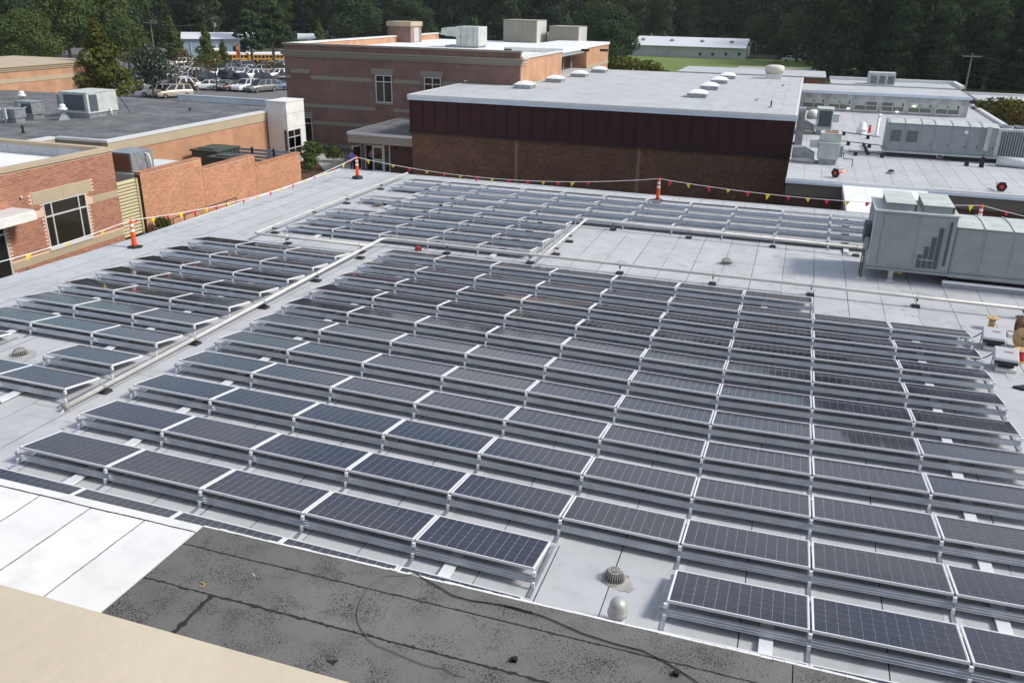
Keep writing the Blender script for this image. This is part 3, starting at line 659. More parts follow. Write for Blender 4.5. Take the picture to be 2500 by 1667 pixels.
box('leg', 'steel', ah, X0+.72, X0+.86, Y0+.05, Y0+.20, .02, Z0-.071); box('leg', 'steel', ah, X0+.72, X0+.86, Y1-.3, Y1-.15, .02, Z0-.071); box('leg', 'steel', ah, X1-.25, X1-.11, Y1-.3, Y1-.15, .02, Z0-.071)
box('leg_pad', 'white_alu', ah, X0+.66, X0+.92, Y0-.06, Y0+.20, .004, .019)
box('wood_block', 'wood', ah, X0+.70, X0+1.15, Y0+.30, Y0+.42, .20, Z0-.072)
bevel(box('switch_box', 'ahu_dark', ah, X0-.20, X0-.02, Y0+.35, Y0+.95, 1.15, 1.75), .01)
bevel(box('switch_box', 'duct_galv', ah, X0-.16, X0-.02, Y0+.15, Y0+.34, .95, 1.35), .01)
MB().tube([(X0-.10,Y0+.25,.95),(X0-.10,Y0+.22,.5),(X0-.12,Y0-.05,.05)], .028, 8).build('conduit_leg', 'moss', ah, smooth=True)
MB().tube([(X0-.14,Y0+.45,1.15),(X0-.14,Y0+.42,.03)], .020, 8).build('conduit_leg', 'moss', ah, smooth=True)
box('conduit_pad', 'flash_light', ah, X0-.26, X0+.06, Y0-.16, Y0+.02, .004, .05)
rs = MB()
for i in range(16): 
    for xx in (X0+.30, X0+1.27, X0+1.38): rs.lathe([(.010,-.003),(.006,.004)], (xx, Y0-.016, Z0+.12+i*.108), 5)
rs.build('rivets', 'ahu_dark', ah, kind='stuff')
MB().tube([(6.35,18.75,.42),(6.33,18.62,.42),(6.33,18.60,.10),(6.40,18.58,.06),(6.75,18.50,.06)], .028, 8).build('condensate_trap', 'pvc', ah, smooth=True)
MB().tube([(6.62,18.53,.06),(6.62,18.55,.34),(6.80,18.60,.36)], .025, 8).build('condensate_trap', 'pvc', ah, smooth=True)

# ================================================================== spools and inverters
def spool(lab, x, y, z, r, h, core, mcore, mfl='wood', lying=None):
    t = thing('cable_spool', lab, 'cable spool', (x, y, z))
    for zz in (0, h-.03): 
        fl = MB().lathe([(r,zz),(r,zz+.03)], n=24).build('flange', mfl, t, world=False)
        MB().lathe([(.03,zz+.0301),(.03,zz+.032)], n=10).build('hub_hole', 'dark_gap', fl, world=False)
    MB().lathe([(core,.03),(core,h-.03)], n=20).build('drum', mcore, t, world=False, smooth=True)
    if lying: t.rotation_euler = lying
    return t
q = PZ(2418,803,.02); spool('empty pale wooden spool standing behind the inverters', q.x, q.y, zroof(q.x,q.y)+.006, .155, .34, .085, 'cable_tan')
q = PZ(2484,884,.02); spool('standing spool wound with bright red cable', q.x+.02, q.y, zroof(q.x,q.y)+.006, .17, .32, .12, 'cable_red')
q = PZ(2496,850,.0); spool('big wooden spool on its side with a red rim', q.x+.10, q.y-.1, zroof(q.x,q.y)+.30, .29, .30, .24, 'cable_red', 'wood', (radians(86), 0, radians(-50)))
q = PZ(2478,815,.0); spool('dark wound spool leaning by the wooden board', q.x, q.y, zroof(q.x,q.y)+.24, .23, .26, .22, 'wood_dark', 'wood_dark', (radians(84), 0, radians(60)))
bd = MB().box(-.35,.35,-.012,.012,0,.16); o = bd.build('timber_board', 'wood'); o.location = (q.x+.38, q.y+.05, zroof(q.x,q.y)+.48); o.rotation_euler = (radians(20), radians(38), radians(20)); tag(o, 'sawn timber board propped on the dark wound spool', 'board')
o = MB().box(-.30,.30,-.12,.12,0,.10).build('concrete_block', 'flash_light'); o.location = (q.x+.02, q.y-.30, zroof(q.x,q.y)+.008); o.rotation_euler = (0,0,.15); bevel(o, .012); tag(o, 'pale ballast block in front of the dark spool', 'block')
def inverter(lab, px, py):
    q = PZ(px, py, .0); t = thing('solar_inverter', lab, 'inverter', (q.x, q.y, zroof(q.x,q.y)+.004), radians(-6), 'grey inverters at the array end')
    pr = [(-.27,.30),(-.25,.36),(.22,.50),(.30,.47),(.30,.34),(-.22,.20),(-.27,.23)]
    bevel(MB().prism(pr, -.27, .27).build('housing', 'inverter_grey', t, world=False), .03, 3)
    MB().prism([(-.275,.225),(-.272,.30),(-.15,.31),(-.15,.21)], -.255, .255).build('black_band', 'black_metal', t, world=False)
    MB().box(-.13,.20,-.15,.24,.10,.225).build('lower_box', 'black_metal', t, world=False)
    MB().box(-.20,.26,-.26,-.10,.004,.10).build('ballast_block', 'flash_light', t, world=False); MB().box(-.20,.26,.12,.28,.004,.10).build('ballast_block', 'flash_light', t, world=False)
    MB().tube([(-.24,-.2,.01),(-.24,-.2,.24)], .015, 6).build('leg', 'steel', t, world=False); MB().tube([(-.24,.26,.01),(-.24,.26,.34)], .015, 6).build('leg', 'steel', t, world=False)
    MB().box(-.05,.14,.02,.05,.452,.456).build('red_mark', 'cable_red', t, world=False)
    MB().tube([(-.27,.1,.34),(-.40,.08,.22),(-.55,.05,.14),(-.75,.05,.12)], .014, 6).build('cable_tail', 'black_rubber', t, world=False, smooth=True)
inverter('grey inverter on blocks beside the pale wooden spool', 2418, 852)
inverter('grey inverter on blocks beside the red cable spool', 2447, 906)
q = PZ(2494,955,.0); o = MB().slab([(-.22,-.05),(.0,-.16),(.5,-.10),(.5,.25),(.10,.16)], 0, .05).build('rubber_mat', 'black_rubber'); o.location = (q.x, q.y, zroof(q.x,q.y)+.004); tag(o, 'black rubber mat lying on the roof past the row ends', 'mat')
# ================================================================== brick building with the large dark window (left)
A1 = thing('brick_building', 'red brick building with large dark window and beige coping', 'building', (-45, 16, GR))
XA = -36.5; YA1 = 27.2; ZA = .55
def ax(px, py): return PX(px, py, XA)
wtr, wbl = ax(208,474), ax(121,606); wl, wr, wz0, wz1 = ax(103,500).y, wtr.y, -3.86, -1.48
hole = [(wl, wr, wz0, wz1), (8., ax(21,600).y, GR, -1.65)]
lint = (wl-.55, wr+.45, wz1, wz1+.62)
b1 = (PX(290,470,XA).z-.19, PX(290,470,XA).z+.17); b2 = (wz0-.46, wz0-.08)
holed(A1, 'mortar_pink', 'y', XA, .3, 8, YA1, GR+.02, ZA-.18, hole)
bricks(A1, 'brick_red', 'y', XA, 8, YA1+.01, GR+.02, ZA-.2, .0915, .29, joint=.014, holes=[hole[0], hole[1], lint, (8, YA1+.1, *b1), (8, YA1+.1, *b2)])
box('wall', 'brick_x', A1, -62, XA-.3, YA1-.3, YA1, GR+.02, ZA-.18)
box('lintel', 'stucco', A1, XA-.02, XA+.035, lint[0], (lint[0]+lint[1])/2-.006, lint[2]+.002, lint[3]-.005); box('lintel', 'stucco', A1, XA-.02, XA+.034, (lint[0]+lint[1])/2+.006, lint[1], lint[2]+.002, lint[3]-.005)
def soldier(z0, z1, u0, u1):                       # band of upright tan bricks, one by one
    b = MB(); u = u0
    while u < u1-.05: b.box(XA-.02, XA+.018+R.uniform(-.002,.002), u, u+.082, z0+.012, z1-.012); u += .0915
    b.build('soldier_course', 'stucco', A1, kind='stuff')
soldier(*b1, lint[1]+.01, YA1-.02); soldier(*b1, hole[1][1]+.4, lint[0]-.01); soldier(*b2, hole[1][1]+.02, YA1-.02)
wn = window(A1, 'y', XA, wl+.002, wr-.002, wz0+.002, wz1-.002, (wl+.52, wr-.52), (wz1-.72,), 'brown_glass', .07)
box('sill', 'frame_white', A1, XA-.09, XA+.07, wl-.05, wr+.02, wz0-.075, wz0-.002)
window(A1, 'y', XA, 8.3, hole[1][1]-.03, GR+.05, -1.70, (12, 15.5), (-2.45,), 'window_glass', .08, name='storefront')
box('coping', 'stucco', A1, XA-.45, XA+.10, 8, YA1+.08, ZA-.18, ZA); box('coping', 'stucco', A1, -62, XA-.451, YA1-.35, YA1+.08, ZA-.18, ZA)
box('roof', 'white_sheet', A1, -62, XA-.31, 8, YA1-.31, ZA-1.0, ZA-.72)
for i in range(14): MB().box(-61+i*1.75, -61+i*1.75+1.73, YA1-.325, YA1-.301, ZA-.72, ZA-.19).build('parapet_sheet', 'membrane', A1)
for i in range(9): MB().box(-62, XA-.33, 9+i*2.0, 9+i*2.0+1.985, ZA-.719, ZA-.712).build('roofing_sheet', 'white_sheet', A1)
q = ax(22,538); cn_ = box('door_canopy', 'white_panel', A1, XA+.02, XA+1.35, 9, q.y+.4, -1.78, -1.38); box('canopy_top', 'flash_light', A1, XA+.02, XA+1.30, 9, q.y+.35, -1.379, -1.30)
MB().lathe([(.05,0),(.09,.05),(.02,.16)], (XA+.07, ax(67,658).y, ax(67,658).z-.08), 8).build('wall_spigot', 'black_metal', A1)
MB().lathe([(.06,0),(.08,.05),(.03,.1)], (XA+.08, ax(49,481).y, ax(49,481).z-.05), 8).build('wall_camera', 'frame_white', A1)

# tan slatted gate between building and screen wall
gt = thing('louvre_gate', 'tan slatted metal gate between brick building and brick screen', 'gate', (XA-.15, 28, GR))
for i in range(17): 
    zz = GR+.15+i*.185; MB().prism([(XA-.22,zz),(XA-.10,zz-.02),(XA-.08,zz+.03),(XA-.20,zz+.17)], YA1+.1, 28.75, 'y').build('slat', 'tan_metal', gt)
box('post', 'tan_metal', gt, XA-.26, XA-.06, 28.76, 28.90, GR+.01, -1.42)
# brick screen wall in three steps
sc_ = thing('brick_screen_wall', 'orange brick screen wall stepping down in three bays', 'wall', (XA, 37, GR))
for (y0, y1, zt) in ((28.95,34.40,-1.10),(34.40,40.0,-1.75),(40.0,45.7,-2.45)):
    bay = box('bay', 'mortar_tan', sc_, XA-.30, XA+.09, y0+.02, y1-.02, GR+.02, zt-.09)
    bricks(bay, 'brick_orange', 'y', XA+.09, y0+.01, y1-.01, GR+.02, zt-.08, .0715, .215)
    cpb = MB(); yy = y0
    while yy < y1-.03: cpb.box(XA-.33, XA+.125, yy, yy+.062, zt-.09, zt+R.uniform(-.003,.003)); yy += .0715
    cpb.build('rowlock_cap', 'brick_orange', bay, kind='stuff')
bricks(sc_, 'brick_dark', 'x', 28.965, XA-.30, XA+.09, GR+.02, -1.2, .0715, .215, name='end_brick_courses')  # unlit end of the orange wall, its shade painted in with darker brick
# utility items in the service yard
pt_ = thing('condenser_box', 'grey galvanised equipment box on a pad behind the brick screen', 'equipment box', (XA-1.5, 30.2, GR))
box('pad', 'flash_light', pt_, XA-2.6, XA-.36, 29.0, 33.6, GR+.02, -1.25)
bevel(box('cabinet', 'duct_galv', pt_, XA-2.15, XA-.55, 29.15, 30.95, -1.25, -.10), .02); box('side_sheet', 'rust', pt_, XA-2.05, XA-.65, 29.12, 29.147, -1.15, -.18)
MB().tube([(XA-.55,30.3,-.25),(XA-.35,30.35,-.3),(XA-.30,30.4,-.6),(XA-.30,30.45,-1.2)], .05, 8).build('elbow_pipe', 'pvc', pt_, smooth=True)
for i, (lab, y0, y1, x0, x1, zt) in enumerate((('dark green dumpster lid behind the second screen bay', 39.7, 41.5, -40.0, -37.9, -2.10), ('taller dark green dumpster near the long brick wall', 41.0, 43.6, -42.4, -40.2, -1.95))):
    t = thing('dumpster', lab, 'dumpster', (x0, y0, GR))
    bevel(box('bin', 'green_box', t, x0, x1, y0, y1, GR+.05, zt-.12), .03); box('lid', 'green_box', t, x0-.08, x1+.08, y0-.08, y1+.08, zt-.119, zt)
    for k in range(6): MB().box(x1+.001, x1+.06, y0+.15+k*(y1-y0-.3)/5, y0+.25+k*(y1-y0-.3)/5, GR+.2, zt-.2).build('rib', 'green_box', t)
    box('hatch', 'green_box', t, x0+.4, x1-.5, y0+.3, y0+1.1, zt+.001, zt+.08)
yg = thing('yard_gate', 'dark steel yard gate behind the lowest screen bay', 'gate', (XA-3, 45.4, GR))
for k in range(3): MB().box(XA-5.8+k*1.9, XA-5.66+k*1.9, 45.3, 45.42, GR+.01, -2.3).build('post', 'black_metal', yg)
for k in range(8): MB().box(XA-5.66, XA-.4, 45.33, 45.37, GR+.3+k*.26, GR+.47+k*.26).build('slat', 'shed_blue', yg)
rl = thing('hand_rail', 'black hand rail on the path below the roof edge', 'railing', (-30, 33, GR))
for k in range(7): MB().tube([(-34.8,29.3+k*1.0,GR+.01),(-34.8,29.3+k*1.0,GR+1.0)], .025, 6).build('post', 'black_metal', rl)
MB().tube([(-34.8,29.2,GR+1.0),(-34.8,35.4,GR+1.0)], .03, 6).build('top_bar', 'black_metal', rl)

# ================================================================== long low building with the dark grey roof (left middle)
A2 = thing('low_brick_building', 'low orange brick building with old grey roof and white corner tower', 'building', (-52, 44, GR))
XB = -43.1; ZB = -.42; YN2 = 33.9; YF2 = 55.6; XN = -47.3
box('wall', 'brick_y', A2, XB-.4, XB, YN2, 54.2, GR+.02, ZB-.80); box('wall', 'brick_y', A2, XN-.4, XN, 20, YN2+.3, GR+.02, ZB-.80)
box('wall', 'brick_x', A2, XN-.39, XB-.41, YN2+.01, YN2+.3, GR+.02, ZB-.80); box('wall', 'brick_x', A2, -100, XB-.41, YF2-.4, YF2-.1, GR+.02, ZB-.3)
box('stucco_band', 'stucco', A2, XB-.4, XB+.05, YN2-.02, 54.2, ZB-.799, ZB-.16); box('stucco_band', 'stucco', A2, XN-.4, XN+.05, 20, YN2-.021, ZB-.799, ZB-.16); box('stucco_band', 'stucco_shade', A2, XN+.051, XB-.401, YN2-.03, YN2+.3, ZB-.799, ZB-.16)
box('edge_flashing', 'flash_light', A2, XB-.42, XB+.09, YN2-.08, 54.2, ZB-.159, ZB); box('edge_flashing', 'flash_light', A2, XN-.42, XN+.09, 20, YN2-.081, ZB-.159, ZB); box('edge_flashing', 'flash_metal', A2, XN+.091, XB-.421, YN2-.08, YN2+.32, ZB-.159, ZB)
rf = MB().slab([(-100,20),(XN-.40,20),(XN-.40,YN2+.30),(XB-.40,YN2+.30),(XB-.40,YF2-.05),(-100,YF2-.05)], ZB-.5, ZB-.13).build('roof', 'dark_gap', A2)
yy = 20.05
while yy < YF2-.2:
    e = XN-.42 if yy < YN2+.3 else XB-.42
    xa = -99
    while xa < e-.2:
        xb_ = min(xa+R.uniform(9,13), e); s = MB(); s.box(xa, xb_-.02, yy+.012, min(yy+.965, YF2-.07), ZB-.129, ZB-.118+R.uniform(0,.006)); s.build('roofing_sheet', 'old_sheet', A2); xa = xb_
    yy += .975
q0, q1 = PZ(440,246,ZB), PZ(688,262,ZB)
box('raised_parapet', 'shed_blue', A2, -54.7, XB-.1, YF2-.35, YF2-.02, ZB-.12, ZB+.36); box('parapet_cap', 'flash_metal', A2, -54.8, XB-.05, YF2-.42, YF2+.05, ZB+.361, ZB+.45)
for k in range(11): MB().box(-54.6+k*1.04, -54.6+k*1.04+1.01, YF2-.372, YF2-.351, ZB-.10, ZB+.34).build('parapet_sheet', 'flash_metal', A2)
XT = -41.1; ty0, ty1, tz = 51.6, 54.3, .34; XBT = -42.98
wy = [PX(704,345,XT).y, PX(736,345,XT).y]
holed(A2, 'white_panel', 'y', XT, .4, ty0, ty1, GR+.02, tz, [(wy[0], wy[1], GR+.45, -1.90)], 'tower_wall')
window(A2, 'y', XT, wy[0]+.002, wy[1]-.002, GR+.452, -1.902, ((wy[0]+wy[1])/2,), (-2.5,-3.4), 'window_glass', .06)
box('tower_side', 'flash_light', A2, XBT, XT-.401, ty0+.01, ty0+.3, GR+.02, tz-.02); box('tower_cap', 'white_panel', A2, XBT-.04, XT+.04, ty0-.05, ty1+.05, tz+.001, tz+.07); box('tower_back', 'flash_light', A2, XBT, XT-.41, ty1-.3, ty1, GR+.02, tz-.02)
for zz in (-.6, -1.75): box('sheet_joint', 'stucco_shade', A2, XT+.0005, XT+.004, ty0+.01, ty1-.01, zz, zz+.018)
def rtu(name, lab, x0, x1, y0, y1, z0, h, m='ahu_light', coil='x'):
    t = thing(name, lab, 'air conditioner', ((x0+x1)/2, (y0+y1)/2, z0))
    box('curb', 'duct_galv', t, x0+.1, x1-.1, y0+.1, y1-.1, z0, z0+.35); bevel(box('cabinet', m, t, x0, x1, y0, y1, z0+.351, z0+h), .03)
    box('lid', m, t, x0-.04, x1+.04, y0-.04, y1+.04, z0+h+.001, z0+h+.05)
    return t
t = rtu('rooftop_unit', 'large pale rooftop unit with dark coil on the old grey roof', -55.0, -52.4, 42.3, 45.4, ZB-.12, 1.85)
box('coil', 'ahu_dark', t, -54.6, -52.7, 42.27, 42.298, ZB+.45, ZB+1.6); box('coil', 'ahu_dark', t, -52.398, -52.37, 42.5, 43.3, ZB+.40, ZB+1.6)
MB().tube([(-52.38,45.35,ZB+1.6),(-52.1,46.3,ZB-.05)], .03, 6).build('stay_rod', 'black_metal', t); box('switch_box', 'duct_galv', t, -55.3, -55.01, 42.3, 42.7, ZB+.6, ZB+1.5)
MB().tube([(-52.3,44.4,ZB+.45),(-52.2,44.4,ZB+.45),(-52.2,44.4,ZB-.1)], .05, 8).build('drain_pipe', 'pvc', t, smooth=True)
p_ = PZ(70,292,ZB-.1); t = rtu('condensing_unit', 'grey condensing unit with white piping on the old grey roof', p_.x-1.1, p_.x+.5, p_.y, p_.y+1.2, ZB-.12, 1.25, 'duct_galv')
box('coil', 'ahu_dark', t, p_.x-.4, p_.x+.45, p_.y-.03, p_.y-.002, ZB+.35, ZB+1.0); MB().tube([(p_.x-.2,p_.y-.1,ZB+.3),(p_.x-.2,p_.y-.1,ZB+.75),(p_.x+.1,p_.y-.1,ZB+.8)], .04, 6).build('white_pipe', 'pvc', t, smooth=True)
box('switch_box', 'inverter_grey', t, p_.x-.75, p_.x-.5, p_.y-.12, p_.y-.002, ZB+.3, ZB+1.05)
p_ = PZ(22,300,ZB-.1); t = rtu('condensing_unit', 'small louvred condensing unit with two switch boxes on the old grey roof', p_.x-.6, p_.x+.7, p_.y, p_.y+1.0, ZB-.12, .95, 'duct_galv')
for k in (0,1): box('switch_box', 'inverter_grey', t, p_.x-.5+k*.42, p_.x-.2+k*.42, p_.y-.35, p_.y-.22, ZB+.2, ZB+.95); 
for k in (0,1): box('stand_leg', 'steel', t, p_.x-.37+k*.42, p_.x-.32+k*.42, p_.y-.3, p_.y-.26, ZB-.118, ZB+.199)
for (px, py, lab) in ((58,257,'white capped vent near the brick parapet of the old grey roof'), (158,293,'white capped vent beside the large pale rooftop unit')):
    p_ = PZ(px, py, ZB-.12); t = thing('capped_vent', lab, 'vent', (p_.x, p_.y, ZB-.12))
    MB().lathe([(.55,0),(.30,.35),(.18,.40),(.18,.75)], n=4).build('base', 'duct_galv', t, world=False); MB().lathe([(.30,.70),(.34,.78),(.32,.86),(.20,.92),(.24,.98),(.18,1.12),(.02,1.18)], n=16).build('cap', 'white_alu', t, world=False, smooth=True)
for (px, py, lab) in ((57,325,'short black soil pipe on the old grey roof'),(464,270,'flat drain box on the old grey roof near the parapet')):
    p_ = PZ(px, py, ZB-.12); t = thing('roof_pipe', lab, 'roof pipe', (p_.x, p_.y, ZB-.12))
    MB().lathe([(.25,0),(.10,.04),(.10,.10)], n=10).build('flange', 'black_metal', t, world=False); MB().lathe([(.08,.05),(.08,.5 if px < 100 else .16),(.13,.5 if px < 100 else .2)], n=10).build('stub', 'black_metal', t, world=False)

# brick building with cornice (far left)
A3 = thing('cornice_building', 'orange brick building with beige cornice and band beyond the old roof', 'building', (-80, 58, GR))
XC = -75.; ztop = 1.62; yend = PX(238,150,XC).y
box('wall', 'brick_y2', A3, XC-12, XC, 30, yend, GR+.02, ztop-.5)
for (z0, z1, o_) in ((ztop-.499, ztop-.32, .10), (ztop-.319, ztop-.12, .2), (ztop-.119, ztop, .32)): box('cornice', 'stucco', A3, XC-12.1, XC+o_, 30, yend+o_, z0, z1)
zb_ = PX(120,190,XC).z; box('stone_band', 'stucco', A3, XC-.01, XC+.04, 30, yend+.03, zb_-.2, zb_+.2)
for (p0, p1) in ((180,226),): q0 = PX(p0,225,XC); q1 = PX(p1,222,XC); box('stone_lintel', 'stucco', A3, XC-.01, XC+.05, q0.y, q1.y, q0.z-.55, q0.z+.25)
for (p0, p1, py) in ((82,130,240),(-20,22,248)): q0 = PX(p0,py,XC); q1 = PX(p1,py,XC); box('stone_lintel', 'stucco', A3, XC-.01, XC+.05, q0.y, q1.y, q0.z-.7, q0.z+.1)
#PART5
# ================================================================== brown gym with dome skylights
gym = thing('gym_building', 'gym with dark brown upper wall and pale roof with domes', 'building', (-15, 66, GR))
GX0, GX1, GY0, GY1, GZ = -29.12, -1.43, 50.0, 83.5, 1.70
zu = -1.06
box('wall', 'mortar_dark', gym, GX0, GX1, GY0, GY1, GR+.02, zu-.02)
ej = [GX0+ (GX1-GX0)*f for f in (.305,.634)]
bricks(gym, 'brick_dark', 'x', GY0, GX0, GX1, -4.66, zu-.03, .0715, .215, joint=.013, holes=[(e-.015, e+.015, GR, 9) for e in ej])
for e in ej: box('expansion_joint', 'stucco_shade', gym, e-.008, e+.008, GY0-.006, GY0+.01, GR+.03, zu-.03)
box('upper_wall', 'brown_metal', gym, GX0-.12, GX1+.06, GY0-.10, GY1+.1, zu-.019, GZ-.36)
box('upper_sill', 'brown_rib', gym, GX0-.16, GX1+.08, GY0-.16, GY0-.101, zu-.06, zu+.16)
nr = 29
for i in range(nr+1):
    xx = GX0+(GX1-GX0)*i/nr; MB().box(xx-.06, xx+.06, GY0-.15, GY0-.102, zu+.165, GZ-.37).build('batten', 'brown_rib', gym)
for i in range(14):
    a = GX0-.18+(GX1-GX0+.3)*i/14; b = GX0-.18+(GX1-GX0+.3)*(i+1)/14
    MB().prism([(GY0-.26,GZ-.37),(GY0-.20,GZ-.37),(GY0-.20,GZ-.01),(GY0-.23,GZ-.16)], a+.004, b-.004).build('fascia_flashing', 'flash_metal', gym)
    MB().prism([(GY0-.24,GZ-.155),(GY0-.19,GZ-.155),(GY0-.19,GZ+.02),(GY0-.21,GZ+.02)], a+.004, b-.004).build('gravel_stop', 'flash_light', gym)
box('edge_flashing', 'flash_light', gym, GX0-.22, GX0-.05, GY0-.2, GY1+.15, GZ-.36, GZ+.015); box('edge_flashing', 'flash_light', gym, GX1-.02, GX1+.16, GY0-.2, GY1+.15, GZ-.36, GZ+.015); box('edge_flashing', 'flash_light', gym, GX0-.05, GX1-.02, GY1, GY1+.15, GZ-.36, GZ+.015)
box('roof', 'mortar_dark', gym, GX0-.05, GX1-.02, GY0-.19, GY1, GZ-.36, GZ-.012)
yy = GY0-.185; i = 0; ns = 29; ww = (GX1-GX0+.03)/ns
for i in range(ns):
    ya = yy; ln = R.uniform(4, 11)
    while ya < GY1-.02:
        yb_ = min(ya+ln, GY1); ln = 11.; MB().box(GX0-.05+ww*i+.008, GX0-.05+ww*(i+1)-.008, ya+.01, yb_-.01, GZ-.011, GZ-.003+R.uniform(0,.004)).build('roofing_sheet', 'membrane', gym); ya = yb_
SKY = [(-22.95,58.9),(-22.34,65.9),(-21.81,72.7),(-21.37,79.2)]; SKR = [(-8.85,58.7),(-8.7,65.7),(-8.54,72.4),(-8.32,78.2)]
for lst, lab in ((SKY,'white dome skylight in the gym roof row nearer the two storey building'),(SKR,'white dome skylight in the gym roof row nearer the mushroom ventilator')):
    for (x, y) in lst:
        t = thing('dome_skylight', lab, 'skylight', (x, y, GZ), 0, 'gym roof skylights'); h = .72
        box('curb', 'duct_galv', t, x-h, x+h, y-h, y+h, GZ, GZ+.30); box('curb_frame', 'flash_light', t, x-h-.06, x+h+.06, y-h-.06, y+h+.06, GZ+.301, GZ+.34)
        d = MB(); n = 10; b0 = len(d.v)
        for j in range(n+1):
            for i in range(n+1):
                u, v = -1+2*i/n, -1+2*j/n; d.v.append((x+u*h*1.03, y+v*h*1.03, GZ+.341+.27*(1-u*u)**.55*(1-v*v)**.55))
        for j in range(n):
            for i in range(n): a = b0+j*(n+1)+i; d.f.append((a, a+1, a+n+2, a+n+1))
        d.build('dome', 'dome', t, smooth=True)
t = thing('roof_ventilator', 'large pale drum ventilator at the back edge of the gym roof', 'vent', (-4.1, 80.9, GZ))
MB().box(-.75,.75,-.75,.75,0,.42).build('curb', 'flash_light', t, world=False); MB().lathe([(.78,.42),(.80,.62),(.92,.64),(.94,1.05),(.86,1.18),(.55,1.27),(.02,1.30)], n=28).build('drum', 'cream', t, world=False, smooth=True)
for (px, py, lab) in ((1848,246,'small drain dome on the gym roof near its outer corner'),(1882,263,'thin black stub on the gym roof edge'),(1912,211,'low roof hatch ring behind the right skylight row')):
    q = PZ(px, py, GZ); t = thing('roof_pipe', lab, 'roof pipe', (q.x, q.y, GZ)); MB().lathe([(.2,0),(.16,.06),(.05,.12)], n=10).build('flange', 'cast_iron', t, world=False); MB().lathe([(.05,.05),(.05,.45 if px == 1882 else .16)], n=8).build('stub', 'black_metal', t, world=False)
# cable with floodlights along the left roof edge
t = thing('edge_conduit', 'grey conduit with black clips along the gym roof side', 'conduit', (-28.6, 70, GZ))
MB().tube([(-28.7,60,GZ+.22),(-28.6,83,GZ+.22)], .05, 8).build('tube', 'pipe_grey', t)
for i in range(7): MB().box(-28.85,-28.45,62+i*3.2,62.25+i*3.2,GZ+.004,GZ+.17).build('clip', 'black_rubber', t)

# entrance porch left of the gym
po = thing('entrance_porch', 'low glazed entrance porch with grey fascia beside the gym', 'porch', (-32, 52, GR))
PXL = PY(848,326,50.35).x; zf1, zf0 = -1.45, -2.28; PYW = 51.5
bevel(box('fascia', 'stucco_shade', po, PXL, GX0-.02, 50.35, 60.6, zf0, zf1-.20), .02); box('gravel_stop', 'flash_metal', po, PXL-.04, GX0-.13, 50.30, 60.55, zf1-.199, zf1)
for k in range(10): MB().box(PXL+.1, GX0-.14, 50.45+k*1.0, 50.45+k*1.0+.985, zf1+.001, zf1+.008).build('roofing_sheet', 'old_sheet', po)
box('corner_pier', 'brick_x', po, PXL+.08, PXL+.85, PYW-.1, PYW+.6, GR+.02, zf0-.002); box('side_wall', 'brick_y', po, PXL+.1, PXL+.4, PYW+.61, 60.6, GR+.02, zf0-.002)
box('wall', 'brick_xd', po, PY(952,400,PYW).x, GX0+.02, PYW, PYW+.3, GR+.02, zf0-.002); box('back_wall', 'black_metal', po, PXL+.41, GX0, PYW+4, PYW+4.2, GR+.02, zf0-.003); box('floor', 'concrete', po, PXL+.41, GX0, PYW-.6, PYW+3.99, GR+.021, GR+.05)
dx0, dx1, dxe = PY(884,400,PYW).x, PY(937,400,PYW).x, PY(953,400,PYW).x; zt = -2.62
window(po, 'x', PYW, PXL+.86, dx0-.02, GR+.06, zf0-.01, (), (zt,), 'window_glass', .07, name='side_light'); window(po, 'x', PYW, dx1+.02, dxe, GR+.06, zf0-.01, (), (GR+.75,), 'window_glass', .07, name='side_light'); window(po, 'x', PYW, dx0-.019, dx1+.019, zt+.02, zf0-.01, (), (), 'window_glass', .06, name='transom')
dm = (dx0+dx1)/2
window(po, 'x', PYW, dm+.01, dx1, GR+.06, zt, (), (GR+1.0,), 'window_glass', .11, name='door')
do = MB(); od = thing; hx, hy, ang = dx0, PYW, radians(115)
drl = bpy.data.objects.new('door', MB().box(0,.11,-.025,.025,0,2.06).box(.83,.94,-.025,.025,0,2.06).box(.11,.83,-.025,.025,0,.22).box(.11,.83,-.025,.025,1.95,2.06).mesh('door', 'frame_white')); COL.objects.link(drl); drl.parent = po; drl.location = Vector((dx0+.02, PYW-.02, GR+.06))-po.location; drl.rotation_euler = (0,0,-ang)
gl = MB().box(.111,.829,-.006,.006,.221,1.949).build('pane', 'window_glass', drl, world=False)
box('wall_lamp', 'black_metal', po, PY(963,362,PYW).x-.15, PY(963,362,PYW).x+.15, PYW-.25, PYW-.001, -2.75, -2.40)

